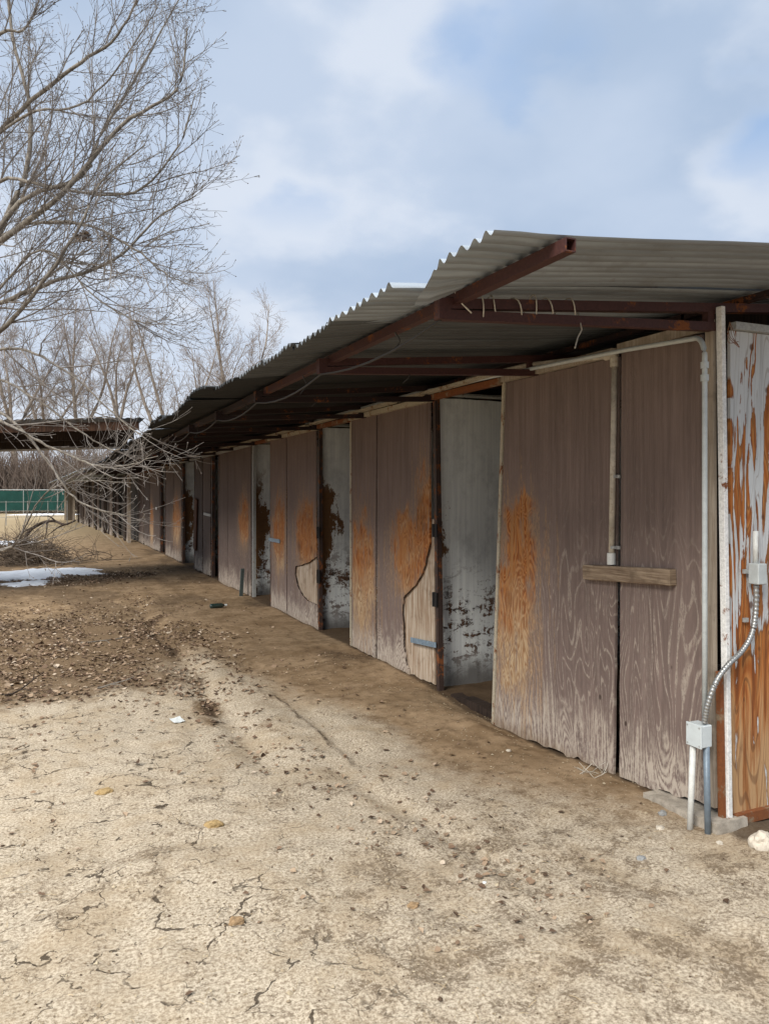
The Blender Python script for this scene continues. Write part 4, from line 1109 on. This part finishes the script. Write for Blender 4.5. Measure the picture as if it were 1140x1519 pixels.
# ================================================================== sky, sun, camera
SKY_SEED = 14.9
SUN_EL, SUN_AZ = radians(38), radians(238)      # azimuth clockwise from +Y: behind and to the left
W = bpy.data.worlds.new('World'); S.world = W; W.use_nodes = True
w = N.__new__(N); w.t = W.node_tree; w.t.nodes.clear()
out = w.n('ShaderNodeOutputWorld'); bg = w.n('ShaderNodeBackground'); w.t.links.new(bg.outputs[0], out.inputs[0])
sky = w.n('ShaderNodeTexSky', sky_type='NISHITA'); sky.sun_disc = False; sky.sun_elevation = SUN_EL; sky.sun_rotation = SUN_AZ
STR = .10; bg.inputs[1].default_value = STR
tc = w.n('ShaderNodeTexCoord').outputs['Generated']; d = w.sep(tc)
el = w.math('MAXIMUM', d[2], 0.0); inv = w.math('DIVIDE', 1.0, w.add(el, .32))
uv = w.com(w.mul(d[0], inv), w.mul(d[1], inv), SKY_SEED)
n1 = w.noise(uv, 1.5, 5, .50, .0); n2 = w.noise(uv, 3.4, 5, .50, .0); n3 = w.noise(uv, 1.9, 3, .5)
K = 1/STR
cl = w.mix(w.sm(n1, .38, .60), tuple(k*K for k in (.44, .555, .735)), tuple(k*K for k in (.56, .66, .82)))
cl = w.mix(w.mul(w.sm(n2, .47, .66), .55), cl, tuple(k*K for k in (.84, .885, .965)))
hz = w.sm(el, .30, .02)
cl = w.mix(w.mul(hz, .75), cl, tuple(k*K for k in (.84, .89, .97)))
cl = w.mix(w.sm(el, .60, .95), cl, tuple(k*K for k in (2.7, 2.75, 2.8)))
holes = w.mul(w.sm(w.add(w.mul(n3, .6), w.mul(n2, .4)), .59, .66), w.sm(el, .30, .42))
skyb = w.mix(.75, sky.outputs[0], tuple(k*K for k in (.22, .46, .86)))
cl = w.mix(w.mul(holes, .65), cl, skyb)
gap = (P(815, 150, 10) - Vector((0, 0, EYE))).normalized()
dp = w.n('ShaderNodeVectorMath', operation='DOT_PRODUCT'); w.put(dp.inputs[0], tc); dp.inputs[1].default_value = gap
gm = w.sm(w.add(dp.outputs['Value'], w.mul(w.sub(n2, .5), .045)), .9935, 1.004)
cl = w.mix(w.mul(gm, .55), cl, skyb)
w.t.links.new(cl, bg.inputs[0])

sl = bpy.data.lights.new('sun', 'SUN'); sl.energy = 3.7; sl.angle = radians(26); sl.color = (1, .96, .90)
so = bpy.data.objects.new('sun', sl); C.objects.link(so)
sd = Vector((sin(SUN_AZ)*cos(SUN_EL), cos(SUN_AZ)*cos(SUN_EL), sin(SUN_EL)))
so.rotation_euler = sd.to_track_quat('Z', 'Y').to_euler(); so.location = (0, 0, 30)

cam = bpy.data.cameras.new('camera'); co_ = bpy.data.objects.new('camera', cam); C.objects.link(co_); S.camera = co_
cam.sensor_fit = 'VERTICAL'; cam.sensor_height = 36; cam.lens = 36*F_PX/1519
co_.location = (0, 0, EYE); co_.rotation_euler = (radians(90), 0, -YAW)
cam.shift_y = -(759.5 - HOR)/1519; cam.clip_start = .05; cam.clip_end = 2000
S.view_settings.view_transform = 'Standard'; S.view_settings.look = 'None'; S.view_settings.exposure = 0
S.render.engine = 'CYCLES'
try:
    S.cycles.max_bounces = 6; S.cycles.diffuse_bounces = 4
except Exception: pass
